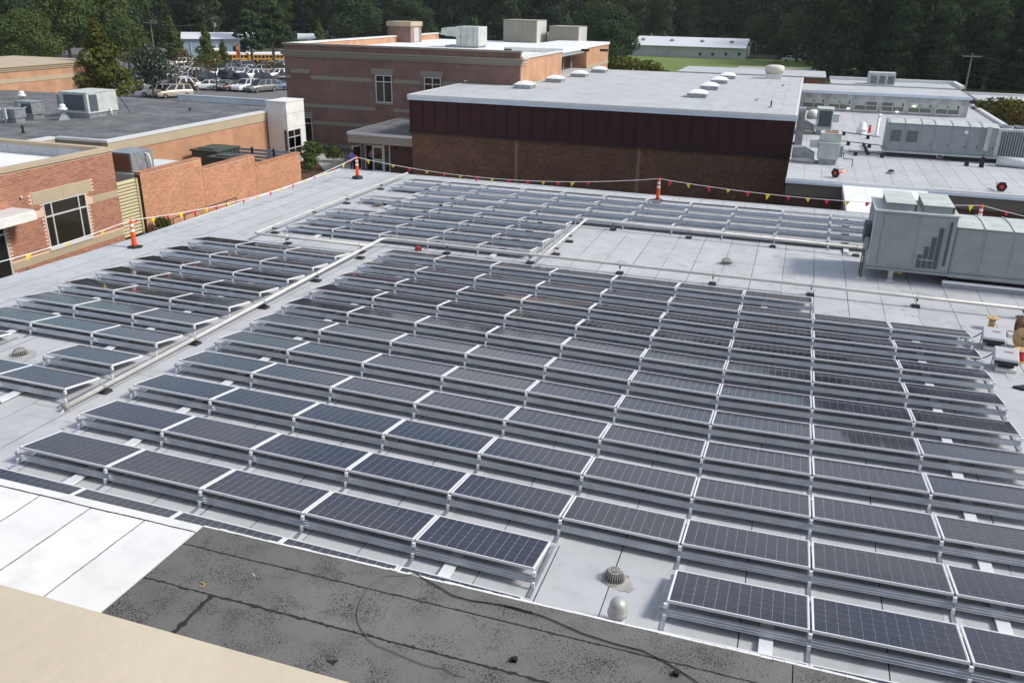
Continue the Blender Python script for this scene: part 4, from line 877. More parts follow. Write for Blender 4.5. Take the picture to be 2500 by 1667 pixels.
# ================================================================== two storey brick building
B = thing('two_storey_building', 'two storey brick building with stone bands and rooftop units', 'building', (-36, 75, GR))
BX0, BX1, BY0, BY1 = -46.8, -24.0, 60.75, 96.
zc = 4.48
def bz(px, py): return PY(px, py, BY0).z
w1 = (PY(916,183,BY0).x, PY(956,183,BY0).x, bz(936,251), bz(936,184)); w2 = (PY(1035,187,BY0).x, PY(1076,187,BY0).x, w1[2], w1[3]); w3 = (PY(735,290,BY0).x, PY(762,300,BY0).x, -4.35, -2.05)
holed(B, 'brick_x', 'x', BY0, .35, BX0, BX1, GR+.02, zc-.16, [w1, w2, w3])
box('side_wall', 'brick_y2', B, BX1-.35, BX1, BY0+.351, 74.0, GR+.02, 3.82); box('side_wall', 'brick_y2', B, BX0, BX0+.35, BY0+.351, BY1, GR+.02, zc-.16)
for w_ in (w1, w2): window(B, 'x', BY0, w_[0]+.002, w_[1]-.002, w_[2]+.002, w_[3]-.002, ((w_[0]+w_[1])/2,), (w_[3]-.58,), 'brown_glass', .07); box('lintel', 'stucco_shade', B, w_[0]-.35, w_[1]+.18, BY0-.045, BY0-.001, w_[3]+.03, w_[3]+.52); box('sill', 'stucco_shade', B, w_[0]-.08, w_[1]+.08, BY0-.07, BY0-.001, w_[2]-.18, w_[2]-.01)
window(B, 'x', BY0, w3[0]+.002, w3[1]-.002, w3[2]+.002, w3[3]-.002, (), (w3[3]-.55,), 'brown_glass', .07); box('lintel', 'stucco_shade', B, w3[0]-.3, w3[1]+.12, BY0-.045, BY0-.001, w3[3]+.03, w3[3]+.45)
bl = (PY(710,172,BY0).x, PY(757,172,BY0).x); box('lintel', 'stucco_shade', B, *bl, BY0-.045, BY0-.001, bz(735,179), bz(735,169))
for (py, h_) in ((183,.32),(251,.32),(292,.32)):
    zz = bz(735,py); xs_ = [BX0-.03, bl[1] if py == 183 else BX0+.5]
    segs = [(BX0-.03, bl[0]), (bl[1], w1[0]-.36), (w1[1]+.19, w2[0]-.36), (w2[1]+.19, BX1-.02)] if py == 183 else [(BX0-.03, w1[0]-.09), (w1[1]+.09, BX1)] if py == 251 else [(w3[1]+.13, BX1)]
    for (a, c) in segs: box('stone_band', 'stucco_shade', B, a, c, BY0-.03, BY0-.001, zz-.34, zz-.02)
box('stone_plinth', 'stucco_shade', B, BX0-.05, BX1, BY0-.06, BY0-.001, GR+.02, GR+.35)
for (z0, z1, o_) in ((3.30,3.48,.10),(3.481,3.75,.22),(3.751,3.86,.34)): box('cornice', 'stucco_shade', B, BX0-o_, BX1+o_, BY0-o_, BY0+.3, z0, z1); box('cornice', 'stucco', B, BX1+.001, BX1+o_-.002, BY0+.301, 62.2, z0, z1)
box('coping', 'stucco_shade', B, BX0-.12, BX1+.12, BY0-.12, BY0+.45, zc-.16, zc); box('coping', 'flash_light', B, BX0-.12, BX0+.45, BY0+.451, BY1, zc-.16, zc-.01); box('coping', 'flash_light', B, BX1-.45, BX1+.12, BY0+.451, 74, 3.821, 3.98)
box('roof', 'white_sheet', B, BX0+.36, BX1-.36, BY0+.36, BY1, 3.3, 3.72)
box('canopy_roof', 'white_panel', B, -30, BX1+.12, 74.01, 84.2, 3.73, 4.12); box('recess_wall', 'brown_fascia', B, BX1-1.8, BX1-1.5, 74.01, 84, GR+.02, 3.72)
for k in range(3): box('glazing', 'window_glass', B, BX1-1.499, BX1-1.45, 74.6+k*3.0, 77.0+k*3.0, 0, 3.2)
for k in range(7): MB().box(-30+k*1.7, -29.2+k*1.7, 74+k*1.1, 74.3+k*1.1, 3.725, 3.95).build('roof_block', 'black_rubber', B)
far_b = thing('brick_annex', 'orange brick annex with white coping past the white canopy', 'building', (-26, 90, GR))
box('wall', 'brick_y2', far_b, -30, BX1-.02, 84.3, 95.2, GR+.02, 3.78); box('coping', 'white_panel', far_b, -30.1, BX1+.1, 84.25, 95.3, 3.781, 4.05); box('stone_band', 'stucco', far_b, BX1-.019, BX1+.03, 84.3, 95.2, 1.6, 1.95)
rz = 3.72
q = PZ(975,104,rz); t = thing('stair_penthouse', 'small brick penthouse with stone cap on the two storey roof', 'penthouse', (q.x, q.y, rz))
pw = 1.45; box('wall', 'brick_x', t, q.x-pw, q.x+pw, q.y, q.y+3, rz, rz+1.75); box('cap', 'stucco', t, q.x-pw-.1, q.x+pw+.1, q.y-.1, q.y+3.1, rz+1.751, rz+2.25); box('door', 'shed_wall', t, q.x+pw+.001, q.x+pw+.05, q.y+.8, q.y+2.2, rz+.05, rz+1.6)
q = PZ(1120,117,rz); t = thing('roof_air_handler', 'pale green air handler with sloped intake hood on the two storey roof', 'air handler', (q.x, q.y, rz))
box('cabinet', 'ahu_light', t, q.x-.3, q.x+2.2, q.y, q.y+2.6, rz+.2, rz+2.1); box('curb', 'duct_galv', t, q.x-1.6, q.x+2.1, q.y+.1, q.y+2.5, rz, rz+.199)
MB().prism([(q.y+.1,rz+1.1),(q.y+2.4,rz+1.1),(q.y+2.4,rz+1.95),(q.y+.1,rz+1.95)], q.x-1.6, q.x-.301).build('intake_box', 'ahu_light', t); MB().face((q.x-2.1,q.y,rz+1.25),(q.x-.3,q.y,rz+1.05),(q.x-.3,q.y,rz+2.0),(q.x-1.9,q.y,rz+1.9)).build('hood_side', 'ahu_light', t)
for k in range(3): box('hatch_mark', 'ahu_seam', t, q.x+.2+k*.7, q.x+.24+k*.7, q.y-.012, q.y-.001, rz+.3, rz+2.0)
for (pl, pr_, py, ht, lab) in ((1229,1310,103,46,'tall ribbed beige screen box on the two storey roof'),(1341,1412,105,34,'lower ribbed beige screen box behind the taller one')):
    q0 = PZ(pl, py, rz); q1 = PY(pr_, py, q0.y); h = ht*(q0-CAM).length/FPX
    t = thing('equipment_screen', lab, 'equipment screen', ((q0.x+q1.x)/2, q0.y, rz)); box('core', 'louvre_beige', t, q0.x+.03, q1.x-.03, q0.y+.03, q0.y+4, rz, rz+h)
    n = 26
    for k in range(n): a = q0.x+(q1.x-q0.x)*k/n; MB().prism([(q0.y-.02,0),(q0.y+.029,0),(q0.y+.029,1),(q0.y-.02,1)] and [(q0.y-.04,rz+.02),(q0.y+.029,rz+.02),(q0.y+.029,rz+h),(q0.y-.04,rz+h)], a+.01, a+(q1.x-q0.x)/n*.6).build('rib', 'louvre_beige', t)
    box('side_sheet', 'frame_white', t, q1.x-.029, q1.x+.02, q0.y+.031, q0.y+4, rz, rz+h+.03); box('top_rail', 'louvre_beige', t, q0.x-.05, q1.x+.05, q0.y-.06, q0.y+4.05, rz+h+.031, rz+h+.12)
q = PZ(1357,103,rz); t = thing('heat_pump', 'small dark faced heat pump between the two screen boxes', 'air conditioner', (q.x, q.y, rz)); box('cabinet', 'ahu_light', t, q.x-.7, q.x+.7, q.y-1.6, q.y-1.0, rz+.1, rz+1.2); box('fan_grille', 'ahu_dark', t, q.x-.45, q.x+.45, q.y-1.63, q.y-1.601, rz+.25, rz+1.1); box('stand', 'steel', t, q.x-.6, q.x+.6, q.y-1.55, q.y-1.05, rz, rz+.099)

# ================================================================== lower wing on the right with clerestory
R1 = thing('clerestory_wing', 'low wing with pale roof and long clerestory window box', 'building', (8, 65, GR))
RZ = -1.0; RY0 = 41.75; RXL, RXR = -1.36, 16.3
box('wall', 'brick_xd', R1, RXL+.02, RXR, RY0+.12, 95, GR+.02, RZ-.95); box('brown_band', 'brown_fascia', R1, RXL, RXR, RY0+.04, 95.1, RZ-.949, RZ-.22)
for i in range(7): a = RXL-.05+i*2.52; MB().prism([(RY0-.06,RZ-.24),(RY0+.10,RZ-.24),(RY0+.10,RZ-.02),(RY0-.03,RZ-.10)], a, a+2.53).build('fascia_flashing', 'flash_metal', R1); MB().prism([(RY0-.01,RZ-.099),(RY0+.10,RZ-.019),(RY0+.14,RZ+.035),(RY0+.04,RZ+.035)], a, a+2.53).build('gravel_stop', 'flash_light', R1)
box('roof', 'mortar_dark', R1, RXL-.04, RXR, RY0+.10, 95, RZ-.22, RZ-.012)
xx = RXL-.03
while xx < RXR-.1: MB().box(xx+.006, min(xx+.98, RXR)-.006, RY0+.15, 94.9, RZ-.011, RZ-.004+R.uniform(0,.004)).build('roofing_sheet', 'membrane', R1); xx += .985
CY = 80.; CZ1 = .80; cw = [(-1.05+2.385*i, 1.0+2.385*i) for i in range(6)]; cz0, cz1 = -.80, .08
holed(R1, 'stained_white', 'x', CY, .3, -1.6, 13.6, RZ, CZ1-.20, [(a, b, cz0, cz1) for a, b in cw], 'clerestory_wall')
box('clerestory_room', 'lit_room', R1, -1.5, 13.5, CY+1.6, 87.8, RZ, CZ1-.21); box('clerestory_side', 'stained_white', R1, 13.3, 13.6, CY+.301, 87.9, RZ, CZ1-.20); box('clerestory_roof', 'membrane', R1, -1.8, 13.75, CY-.15, 88, CZ1-.199, CZ1+.02)
for i in range(6): MB().prism([(CY-.28,CZ1-.20),(CY-.151,CZ1-.20),(CY-.151,CZ1+.05),(CY-.20,CZ1+.05)], -1.8+i*2.6, -1.8+i*2.6+2.58).build('fascia_flashing', 'flash_metal', R1)
for i, (a, b) in enumerate(cw):
    wn_ = window(R1, 'x', CY, a+.002, b-.002, cz0+.002, cz1-.002, ((a+b)/2,), ((cz0+cz1)/2+.03,), 'lit_room', .055); box('sill', 'frame_white', R1, a-.06, b+.06, CY-.07, CY-.001, cz0-.08, cz0-.004)
    for (k, wd) in ((0,.42),(1,.36)): 
        if (i+k) % 4 != 3: MB().box(a+.12+k*1.0, a+.12+k*1.0+wd*1.9, CY+.03, CY+.045, cz1-.36, cz1-.07).build('blind', 'blind', wn_)
for (px, py) in ((2071,265),(2190,273),(2232,260)):
    q = PY(px, py, CY+.02); MB().lathe([(.02,.0),(.14,.02),(.14,.06),(.02,.08)], (q.x, CY-.03, q.z-.04), 14).build('lit_lamp', 'lamp_glow', R1)
box('upper_roof', 'membrane', R1, 1.5, 14.0, 88.01, 94, .2, .95); box('upper_parapet', 'flash_light', R1, 1.4, 14.2, 93.6, 94.1, .951, 1.25); box('upper_parapet', 'flash_light', R1, 13.8, 14.2, 88.0, 93.59, .951, 1.22)
fw = thing('far_wing', 'far flat wing with pale roof before the dark trees', 'building', (30, 92, GR)); box('wall', 'brick_xd', fw, 16.4, 70, 92.0, 98, GR+.02, -.6); box('roof', 'membrane', fw, 16.35, 70, 91.3, 98.2, -.599, -.35); box('parapet', 'flash_light', fw, 14.25, 70, 98.21, 98.6, -.9, -.12)
bevel(box('side_curb', 'flash_light', R1, 15.6, 16.0, 56, 91.5, RZ, RZ+.22), .03)
# link roof to the solar roof
lk = thing('link_corridor', 'bright white corridor roof joining the two wings', 'building', (4, 36, GR)); LX0, LX1 = 1.78, 6.2
box('wall', 'brown_fascia', lk, LX0+.06, LX1-.06, 29.3, RY0+.03, GR+.02, RZ-.30)
for i in range(4): a = LX0+i*(LX1-LX0)/4; MB().box(a+.005, a+(LX1-LX0)/4-.005, 29.3, RY0-.08, RZ-.299, RZ-.12).build('roofing_sheet', 'white_sheet', lk)
box('edge_flashing', 'flash_light', lk, LX0-.06, LX0+.004, 29.3, RY0-.08, RZ-.42, RZ-.10)
# equipment on the lower wing
t = thing('long_air_handler', 'very long grey air handler with condenser fins on the lower wing', 'air handler', (8.5, 54, RZ))
ax0, ax1, ay0, ay1, az0, az1 = 4.62, 13.9, 53.0, 55.2, RZ+.28, 1.22
box('curb', 'black_metal', t, ax0+.15, ax1, ay0+.15, ay1-.1, RZ, az0-.001); box('base_beam', 'ahu_light', t, ax0-.1, ax1, ay0-.1, ay1, az0-.0005, az0+.12)
bevel(box('cabinet', 'ahu_paint', t, ax0, 11.25, ay0, ay1, az0+.121, az1), .02)
rtop(MB(), ax0-.05, 11.3, ay0-.06, ay1+.05, az1+.001, az1+.14).build('lid', 'ahu_light', t)
for k, a in enumerate((4.72,5.72,6.75,7.55,8.60,9.62,10.35)):
    b = (5.62,6.65,7.45,8.5,9.52,10.25,11.18)[k]; d_ = MB().box(a, b, ay0-.025, ay0-.001, az0+.2, az1-.08).build('access_door', 'ahu_paint', t)
    rtop(MB(), a-.07, a-.02, ay0-.075, ay1+.06, az1+.03, az1+.17).build('lid_seam', 'duct_galv', t)
    if k < 2:
        for j in range(9): MB().box(a+.12, b-.12, ay0-.05, ay0-.026, az0+.75+j*.085, az0+.80+j*.085).build('louvre_slat', 'ahu_seam', d_)
    else: MB().box(b-.1, b-.05, ay0-.05, ay0-.026, az0+.6, az0+.72).build('latch', 'black_metal', d_)
box('sticker', 'pvc', t, 9.3, 9.5, ay0-.034, ay0-.0255, az1-.45, az1-.25)
box('down_duct', 'ahu_light', t, 10.55, 10.80, ay0-.32, ay0-.03, az0+.5, az1+.1)
box('coil_section', 'ahu_light', t, 11.251, ax1, ay0+.02, ay1, az0+.121, az1-.05)
for k in range(16): MB().box(11.5+k*.155, 11.5+k*.155+.075, ay0-.03, ay0+.019, az0+.2, az1-.18).build('fin', 'ahu_dark', t)
for k in range(3): MB().lathe([(.42,0),(.44,.16),(.36,.17),(.35,.05)], (11.75+k*.95, ay0+1.0, az1-.049), 20).build('fan_ring', 'duct_galv', t)
MB().tube([(11.3,51.9,RZ+.32),(12.6,51.7,RZ+.30),(13.4,51.5,RZ+.25)], .32, 14).build('round_duct', 'flash_light', t, smooth=True)
MB().tube([(8.0,52.95,RZ+.35),(7.9,52.8,RZ+.35),(7.9,52.8,RZ+.15),(8.25,52.75,RZ+.15),(8.25,52.75,RZ+.38)], .03, 6).build('condensate_trap', 'pvc', t, smooth=True)
for (lab, x0, x1, y0, y1, h) in (('weathered pale rooftop unit nearest the lying traffic post', .28, 1.55, 47.6, 49.3, 1.32), ('tall pale rooftop unit with black coil face beside the gym', .15, 1.35, 61.8, 63.6, 1.95)):
    t = rtu('rooftop_unit', lab, x0, x1, y0, y1, RZ, h)
    if h < 1.5: bevel(box('upper_cabinet', 'ahu_light', t, x0+.02, x1+.02, y0+.3, y1-.1, RZ+h+.051, RZ+h+.62), .02); box('fan_top', 'rust', t, x0+.3, x1-.2, y0+.5, y1-.4, RZ+h+.621, RZ+h+.65); box('switch_box', 'duct_galv', t, x1+.001, x1+.22, y0+.1, y0+.5, RZ+.5, RZ+1.2); MB().tube([(x1+.25,y0-.1,RZ+.85),(x1+.3,y0-.2,RZ+.5),(x1+.85,y0-.3,RZ+.5),(x1+.85,y0-.3,RZ+.02)], .03, 6).build('gas_branch', 'black_metal', t, smooth=True); MB().prism([(y0+.2,RZ+1.0),(y1-.2,RZ+1.0),(y1-.2,RZ+1.3),(y0+.2,RZ+1.3)], x0-.55, x0-.01).build('side_hood', 'ahu_light', t)
    else: box('coil', 'ahu_dark', t, x0+.15, x1-.1, y0-.03, y0-.001, RZ+.65, RZ+1.85); box('switch_box', 'frame_white', t, x0-.02, x0+.16, y0-.16, y0-.031, RZ+.85, RZ+1.2); MB().prism([(y0+.2,RZ+1.0),(y1-.3,RZ+1.0),(y1-.3,RZ+1.6),(y0+.2,RZ+1.6)], x1+.001, x1+.45).build('side_hood', 'ahu_light', t)
for (lab, y0, w0) in (('galvanised elbow duct entering the gym wall beside the weathered unit', 47.9, .75), ('galvanised elbow duct entering the gym wall beside the tall unit', 62.2, .8)):
    t = thing('wall_duct', lab, 'duct', (-1.0, y0, RZ)); bevel(box('drop_box', 'duct_galv', t, -1.28, -.55, y0, y0+w0, RZ+.32, RZ+.95), .02)
    MB().prism([(-.55+.0,RZ+.30),(.10,RZ+.15),(.10,RZ+.60),(-.55,RZ+.93)], y0+.05, y0+w0-.05, 'y').build('sloped_duct', 'duct_galv', t); MB().tube([(-1.25,y0+.2,RZ+.16),(-.6,y0+.1,RZ+.16),(.15,y0+.1,RZ+.10)], .16, 12).build('round_duct', 'cream', t, smooth=True)
t = thing('riser_duct', 'tall flat galvanised duct rising against the gym side wall', 'duct', (-1.1, 56, RZ)); box('lower_duct', 'duct_galv', t, -1.25, -.72, 55.6, 57.0, RZ+.02, RZ+1.75); box('upper_duct', 'duct_galv', t, -1.24, -.75, 55.7, 57.0, RZ+1.751, RZ+2.55)
MB().lathe([(.5,0),(.5,.35),(.42,.55),(.25,.70),(.02,.75)], (-.1, 64.5, RZ+.9), 18).build('round_elbow', 'dome', t, smooth=True)
q = PZ(2103,327,RZ); t = thing('jacketed_fan', 'shiny conical exhaust fan on the lower wing roof', 'vent', (q.x, q.y, RZ)); MB().lathe([(.42,0),(.40,.28),(.44,.30)], n=4).build('curb', 'white_alu', t, world=False); MB().lathe([(.42,.30),(.40,.42),(.30,.46),(.24,.85),(.12,.9)], n=18).build('cone', 'white_alu', t, world=False, smooth=True)
q = PZ(2139,331,RZ); t = thing('flue_pipe', 'tall white flue pipe on the lower wing roof', 'vent', (q.x, q.y, RZ)); MB().lathe([(.22,0),(.12,.10),(.11,1.45)], n=12).build('stack', 'pvc', t, world=False, smooth=True); MB().lathe([(.15,1.45),(.16,1.62),(.05,1.68)], n=12).build('cap', 'pvc', t, world=False, smooth=True)
q = PZ(2122,324,RZ); t = thing('fire_extinguisher', 'red extinguisher standing by the white flue', 'extinguisher', (q.x, q.y, RZ)); MB().lathe([(.10,0),(.11,.04),(.11,.42),(.05,.50)], n=12).build('cylinder', 'red_plastic', t, world=False, smooth=True); MB().box(-.09,.09,-.02,.02,.501,.58).build('handle', 'black_metal', t, world=False)
def lowpipe(lab, pts, n, r=.03):
    t = thing('roof_conduit', lab, 'conduit', pts[0]); MB().tube(pts, r, 6).build('tube', 'black_metal', t)
    for k in range(n): f = (k+.5)/n*(len(pts)-1); i = int(f); p = Vector(pts[i])+(Vector(pts[i+1])-Vector(pts[i]))*(f-i); MB().prism([(p.y-.14,RZ+.001),(p.y+.14,RZ+.001),(p.y+.06,p.z-.02),(p.y-.06,p.z-.02)], p.x-.12, p.x+.12).build('foot', 'black_rubber', t)
lowpipe('dark gas line running before the very long air handler', [(2.3,52.2,RZ+.25),(3.65,52.4,RZ+.25),(10.3,50.85,RZ+.25),(10.3,50.85,RZ+.9)], 4)
lowpipe('dark conduit crossing from the tall unit to the long air handler', [(1.5,63.2,RZ+.25),(4.9,60.5,RZ+.25)], 2); lowpipe('thin dark line from the weathered unit to the long air handler', [(1.8,57.4,RZ+.25),(4.6,56.2,RZ+.25)], 2); lowpipe('stepped dark line beside the end of the long air handler', [(3.56,57.65,RZ+.2),(3.65,52.5,RZ+.2)], 4)
q = PZ(2175,424,RZ); t = thing('roof_drain_box', 'small dark drain box on the lower wing roof', 'roof drain', (q.x, q.y, RZ)); MB().lathe([(.30,0),(.28,.06),(.20,.12)], n=12).build('ring', 'cast_iron', t, world=False); MB().lathe([(.19,.05),(.17,.2),(.10,.24)], n=12).build('strainer', 'green_box', t, world=False)
q = PZ(2053,420,RZ); t = thing('white_box', 'small white junction box beside the weathered unit', 'junction box', (q.x, q.y, RZ)); box('housing', 'pvc', t, q.x-.15, q.x+.15, q.y-.1, q.y+.1, RZ+.05, RZ+.26); box('stand', 'steel', t, q.x-.1, q.x+.1, q.y-.06, q.y+.06, RZ, RZ+.049)
t = thing('condenser', 'grey condenser with vertical fins on the upper back roof', 'air conditioner', (6.4, 88.6, .95)); box('cabinet', 'ahu_light', t, 5.1, 7.7, 88.6, 90.4, .951, 2.15)
for k in range(3):
    for j in range(6): MB().box(5.35+k*.82+j*.105, 5.40+k*.82+j*.105, 88.56, 88.599, 1.1, 1.85).build('fin', 'ahu_dark', t)
q = PZ(2275,306,RZ); tag(box('blue_tarp', 'flash_metal', None, 6.2, 10.2, 70.6, 72.0, RZ+.002, RZ+.09), 'pale blue sheet metal strip lying behind the long air handler', 'sheet metal')
# fallen posts and their cord
a = delineator('delineator_post', 'fallen orange post showing its black base beside the weathered unit', 1.3, 43.2, RZ+.27, (radians(-88), 0, radians(-40)))
b = delineator('delineator_post', 'fallen orange post showing its black base near the long air handler', 10.0, 42.6, RZ+.27, (radians(-88), 0, radians(6)))
for t in (a, b): MB().lathe([(.11,-.006),(.11,-.001)], n=16).build('underside_plug', 'red_plastic', t, world=False)
pennant_line('faded yellow pennant string lying on the lower wing roof', (1.9,43.4,RZ+.06), (9.9,42.5,RZ+.06), .0, [.08,.22,.36,.5,.62,.75,.9], ('pen_yellow',), 0, .008, .03, 9)
low_b = thing('annex_building', 'low annex with pale roof and copper coloured fascia past the gym', 'building', (-9, 120, GR))
la, lb = PZ(1662,178,-.6), PZ(2012,190,-.6); box('wall', 'brick_xd', low_b, -18.6, 1.3, 119, 131, GR+.02, -1.6); box('fascia', 'rust', low_b, -18.8, 1.5, 118.8, 131.2, -1.599, -.75); box('roof', 'membrane', low_b, -18.9, 1.6, 118.7, 131.3, -.749, -.6)
for k in range(9): MB().box(-5+k*.68, -4.45+k*.68, 118.9, 118.99, -2.6, -1.65).build('window', 'window_glass', low_b)
#PART6
# ================================================================== trees
def leafblob(b, rr, c, rad, n, size, flat=1., shell=.55):
    for _ in range(n):
        while True:
            d = Vector((rr.uniform(-1,1), rr.uniform(-1,1), rr.uniform(-1,1)))
            if .02 < d.length < 1: break
        d.normalize(); k = shell+(1-shell)*rr.random()**.5
        p = Vector((c[0]+d.x*rad[0]*k, c[1]+d.y*rad[1]*k, c[2]+d.z*rad[2]*k))
        nrm = (d+Vector((rr.uniform(-.9,.9), rr.uniform(-.9,.9), rr.uniform(-.3,1.1)))).normalized()
        t = nrm.cross(Vector((rr.uniform(-1,1), rr.uniform(-1,1), rr.uniform(-1,1)))).normalized(); u = nrm.cross(t)
        s = size*rr.uniform(.55, 1.3); i = len(b.v)
        b.v += [tuple(p+t*s), tuple(p+u*s*.62+t*s*.1), tuple(p-t*s*.9), tuple(p-u*s*.62-t*s*.1)]; b.f.append((i, i+1, i+2, i+3))
def crown(rr, H, Rd, n, size, kind):
    b = MB()
    if kind == 'round':
        m = 9
        for k in range(m):
            a = 2.4*k; q = k/(m-1); z = H*(.38+.50*q); r0 = Rd*(.62*(1-q)**.5+.05)
            leafblob(b, rr, (r0*cos(a)*rr.uniform(.6,1.1), r0*sin(a)*rr.uniform(.6,1.1), z), (Rd*rr.uniform(.42,.60), Rd*rr.uniform(.42,.60), H*rr.uniform(.14,.20)), n//m, size)
    elif kind == 'cone':
        m = 12
        for k in range(m):
            q = k/(m-1); z = H*(.14+.80*q); r0 = Rd*(1-q)*.55; a = 2.4*k
            leafblob(b, rr, (r0*cos(a), r0*sin(a), z), (Rd*(.62*(1-q)+.16), Rd*(.62*(1-q)+.16), H*.10), int(n*(1.6-q)/m/1.1), size)
    elif kind == 'pine':
        m = 14
        for k in range(m):
            q = k/(m-1); z = H*(.38+.58*q); a = 2.4*k+rr.uniform(-.4,.4); r0 = Rd*(.75-.55*q)*rr.uniform(.5,1)
            leafblob(b, rr, (r0*cos(a), r0*sin(a), z), (Rd*.40, Rd*.40, H*.055), n//m, size)
    elif kind == 'tall':
        m = 13
        for k in range(m):
            q = k/(m-1); z = H*(.16+.76*q); a = 2.4*k; r0 = Rd*.5*(1-abs(2*q-.8)*.5)*rr.uniform(.4,1.1)
            leafblob(b, rr, (r0*cos(a), r0*sin(a), z), (Rd*rr.uniform(.40,.62), Rd*rr.uniform(.40,.62), H*rr.uniform(.07,.12)), n//m, size)
    return b
def limbs(rr, H, Rd, kind, r=None):
    r = r or H*.022; b = MB(); lean = rr.uniform(-.03,.03)*H
    b.tube([(0,0,0),(lean*.3,0,H*.3),(lean*.7,lean*.3,H*.6),(lean,lean*.4,H*.9)], [r*1.2,r*.9,r*.55,r*.12], 7)
    for k in range(9):
        a = 2.4*k+rr.uniform(-.3,.3); z0 = H*(.25+.055*k); rr_ = Rd*rr.uniform(.5,.85)*(1-.05*k)
        b.tube([(lean*.5*z0/H,0,z0),(rr_*.5*cos(a),rr_*.5*sin(a),z0+H*.07),(rr_*cos(a),rr_*sin(a),z0+H*.12)], [r*.42,r*.25,r*.06], 5)
    return b
TREES = {}
def tree_mesh(key, H, Rd, n, size, kind, leaf, seed, bark='bark'):
    rr = random.Random(seed); TREES[key] = (crown(rr, H, Rd, n, size, kind).mesh('crown', leaf), limbs(rr, H, Rd, kind).mesh('trunk', bark), H)
def plant(key, name, lab, x, y, s=1., grp=None, rz=None, cat='tree', zs=1., z=GR):
    cm, tm, H = TREES[key]; t = thing(name, lab, cat, (x, y, z), R.uniform(0,6.28) if rz is None else rz, grp); t.scale = (s, s, s*zs)
    for nm, me in (('trunk', tm), ('crown', cm)): o = bpy.data.objects.new(nm, me); COL.objects.link(o); o.parent = t
    return t
for i in range(5): tree_mesh('f%d' % i, 24, 6.2, 5200, .40, 'tall', 'leaf_forest' if i % 2 else 'leaf_dark', 20+i)
tree_mesh('fm', 22, 6.0, 5200, .40, 'tall', 'leaf_mid', 31)
tree_mesh('rd', 12, 6.0, 9000, .25, 'round', 'leaf_mid', 41); tree_mesh('rdk', 14, 7.2, 9500, .28, 'round', 'leaf_dark', 42)
tree_mesh('cn', 10.5, 4.3, 5600, .24, 'cone', 'leaf_yellow', 43); tree_mesh('mg', 6.6, 3.2, 4200, .17, 'round', 'leaf_gloss', 44)
tree_mesh('pn', 11, 3.6, 2200, .32, 'pine', 'leaf_dark', 45); tree_mesh('cy', 8.5, 2.7, 2600, .24, 'cone', 'leaf_mid', 46)
tree_mesh('bush', 3.6, 3.0, 3000, .20, 'round', 'leaf_yellow', 47); tree_mesh('sp', 4.2, 2.2, 420, .16, 'round', 'leaf_gold', 48, 'bark_pale'); tree_mesh('sh', 1.5, 1.0, 700, .11, 'round', 'leaf_mid', 49); tree_mesh('bare', 4.6, 2.4, 60, .12, 'round', 'leaf_gold', 50, 'bark_pale')
TF = 'trees along the wood edge'
# wood edge trees one can tell apart
def edgeD(px): return 262 if px < 1350 else 288 if px < 1880 else max(186, 288-(px-1880)*.75)
def at(px, D, dz=0): v = ray(px, 400); h = Vector((v.x, v.y)).normalized(); return CAM.x+h.x*D, CAM.y+h.y*D
kinds = ['dark broadleaf tree at the wood edge', 'deep green tall tree in the wood edge', 'lighter green tree standing out of the wood edge']
rr = random.Random(5)
for px in range(-140, 2700, 62):
    D = edgeD(px)
    D += rr.uniform(-9, 9); x, y = at(px+rr.uniform(-14,14), D); k = rr.random()
    if k < .24: plant('fm', 'forest_tree', kinds[2], x, y, rr.uniform(.72,.98), TF)
    else: j = rr.randrange(5); plant('f%d' % j, 'forest_tree', kinds[0] if j % 2 == 0 else kinds[1], x, y, rr.uniform(.78,1.12), TF)
# the wood behind: one mass
mass = MB(); rr = random.Random(9)
protos = [crown(random.Random(70+i), 25, 6.6, 900, 1.0, 'tall') for i in range(4)]
for rowd, n in ((22, 60), (46, 62), (76, 60)):
    for i in range(n):
        px = -420+3300*i/n+rr.uniform(-30,30); D = edgeD(px)+rowd+rr.uniform(-8,8); x, y = at(px, D)
        p = protos[rr.randrange(4)]; a = rr.uniform(0, 6.28); s = rr.uniform(.9,1.25)+rowd*.002; ca, sa = cos(a)*s, sin(a)*s; b0 = len(mass.v)
        mass.v += [(x+vx*ca-vy*sa, y+vx*sa+vy*ca, GR+vz*s) for vx, vy, vz in p.v]; mass.f += [tuple(b0+q for q in f) for f in p.f]
o = mass.build('wood', 'leaf_forest'); o['kind'] = 'stuff'; o['label'] = 'dense dark wood filling the background'
# undergrowth under the wood edge
ug = MB(); rr = random.Random(12)
for i in range(150):
    px = -300+3000*i/150; D = edgeD(px)-6+rr.uniform(0,10); x, y = at(px, D); leafblob(ug, rr, (x, y, GR+rr.uniform(.8,2.2)), (4,4,3.4), 110, .7)
o = ug.build('undergrowth', 'leaf_dark'); o['kind'] = 'stuff'; o['label'] = 'dark undergrowth along the wood edge'
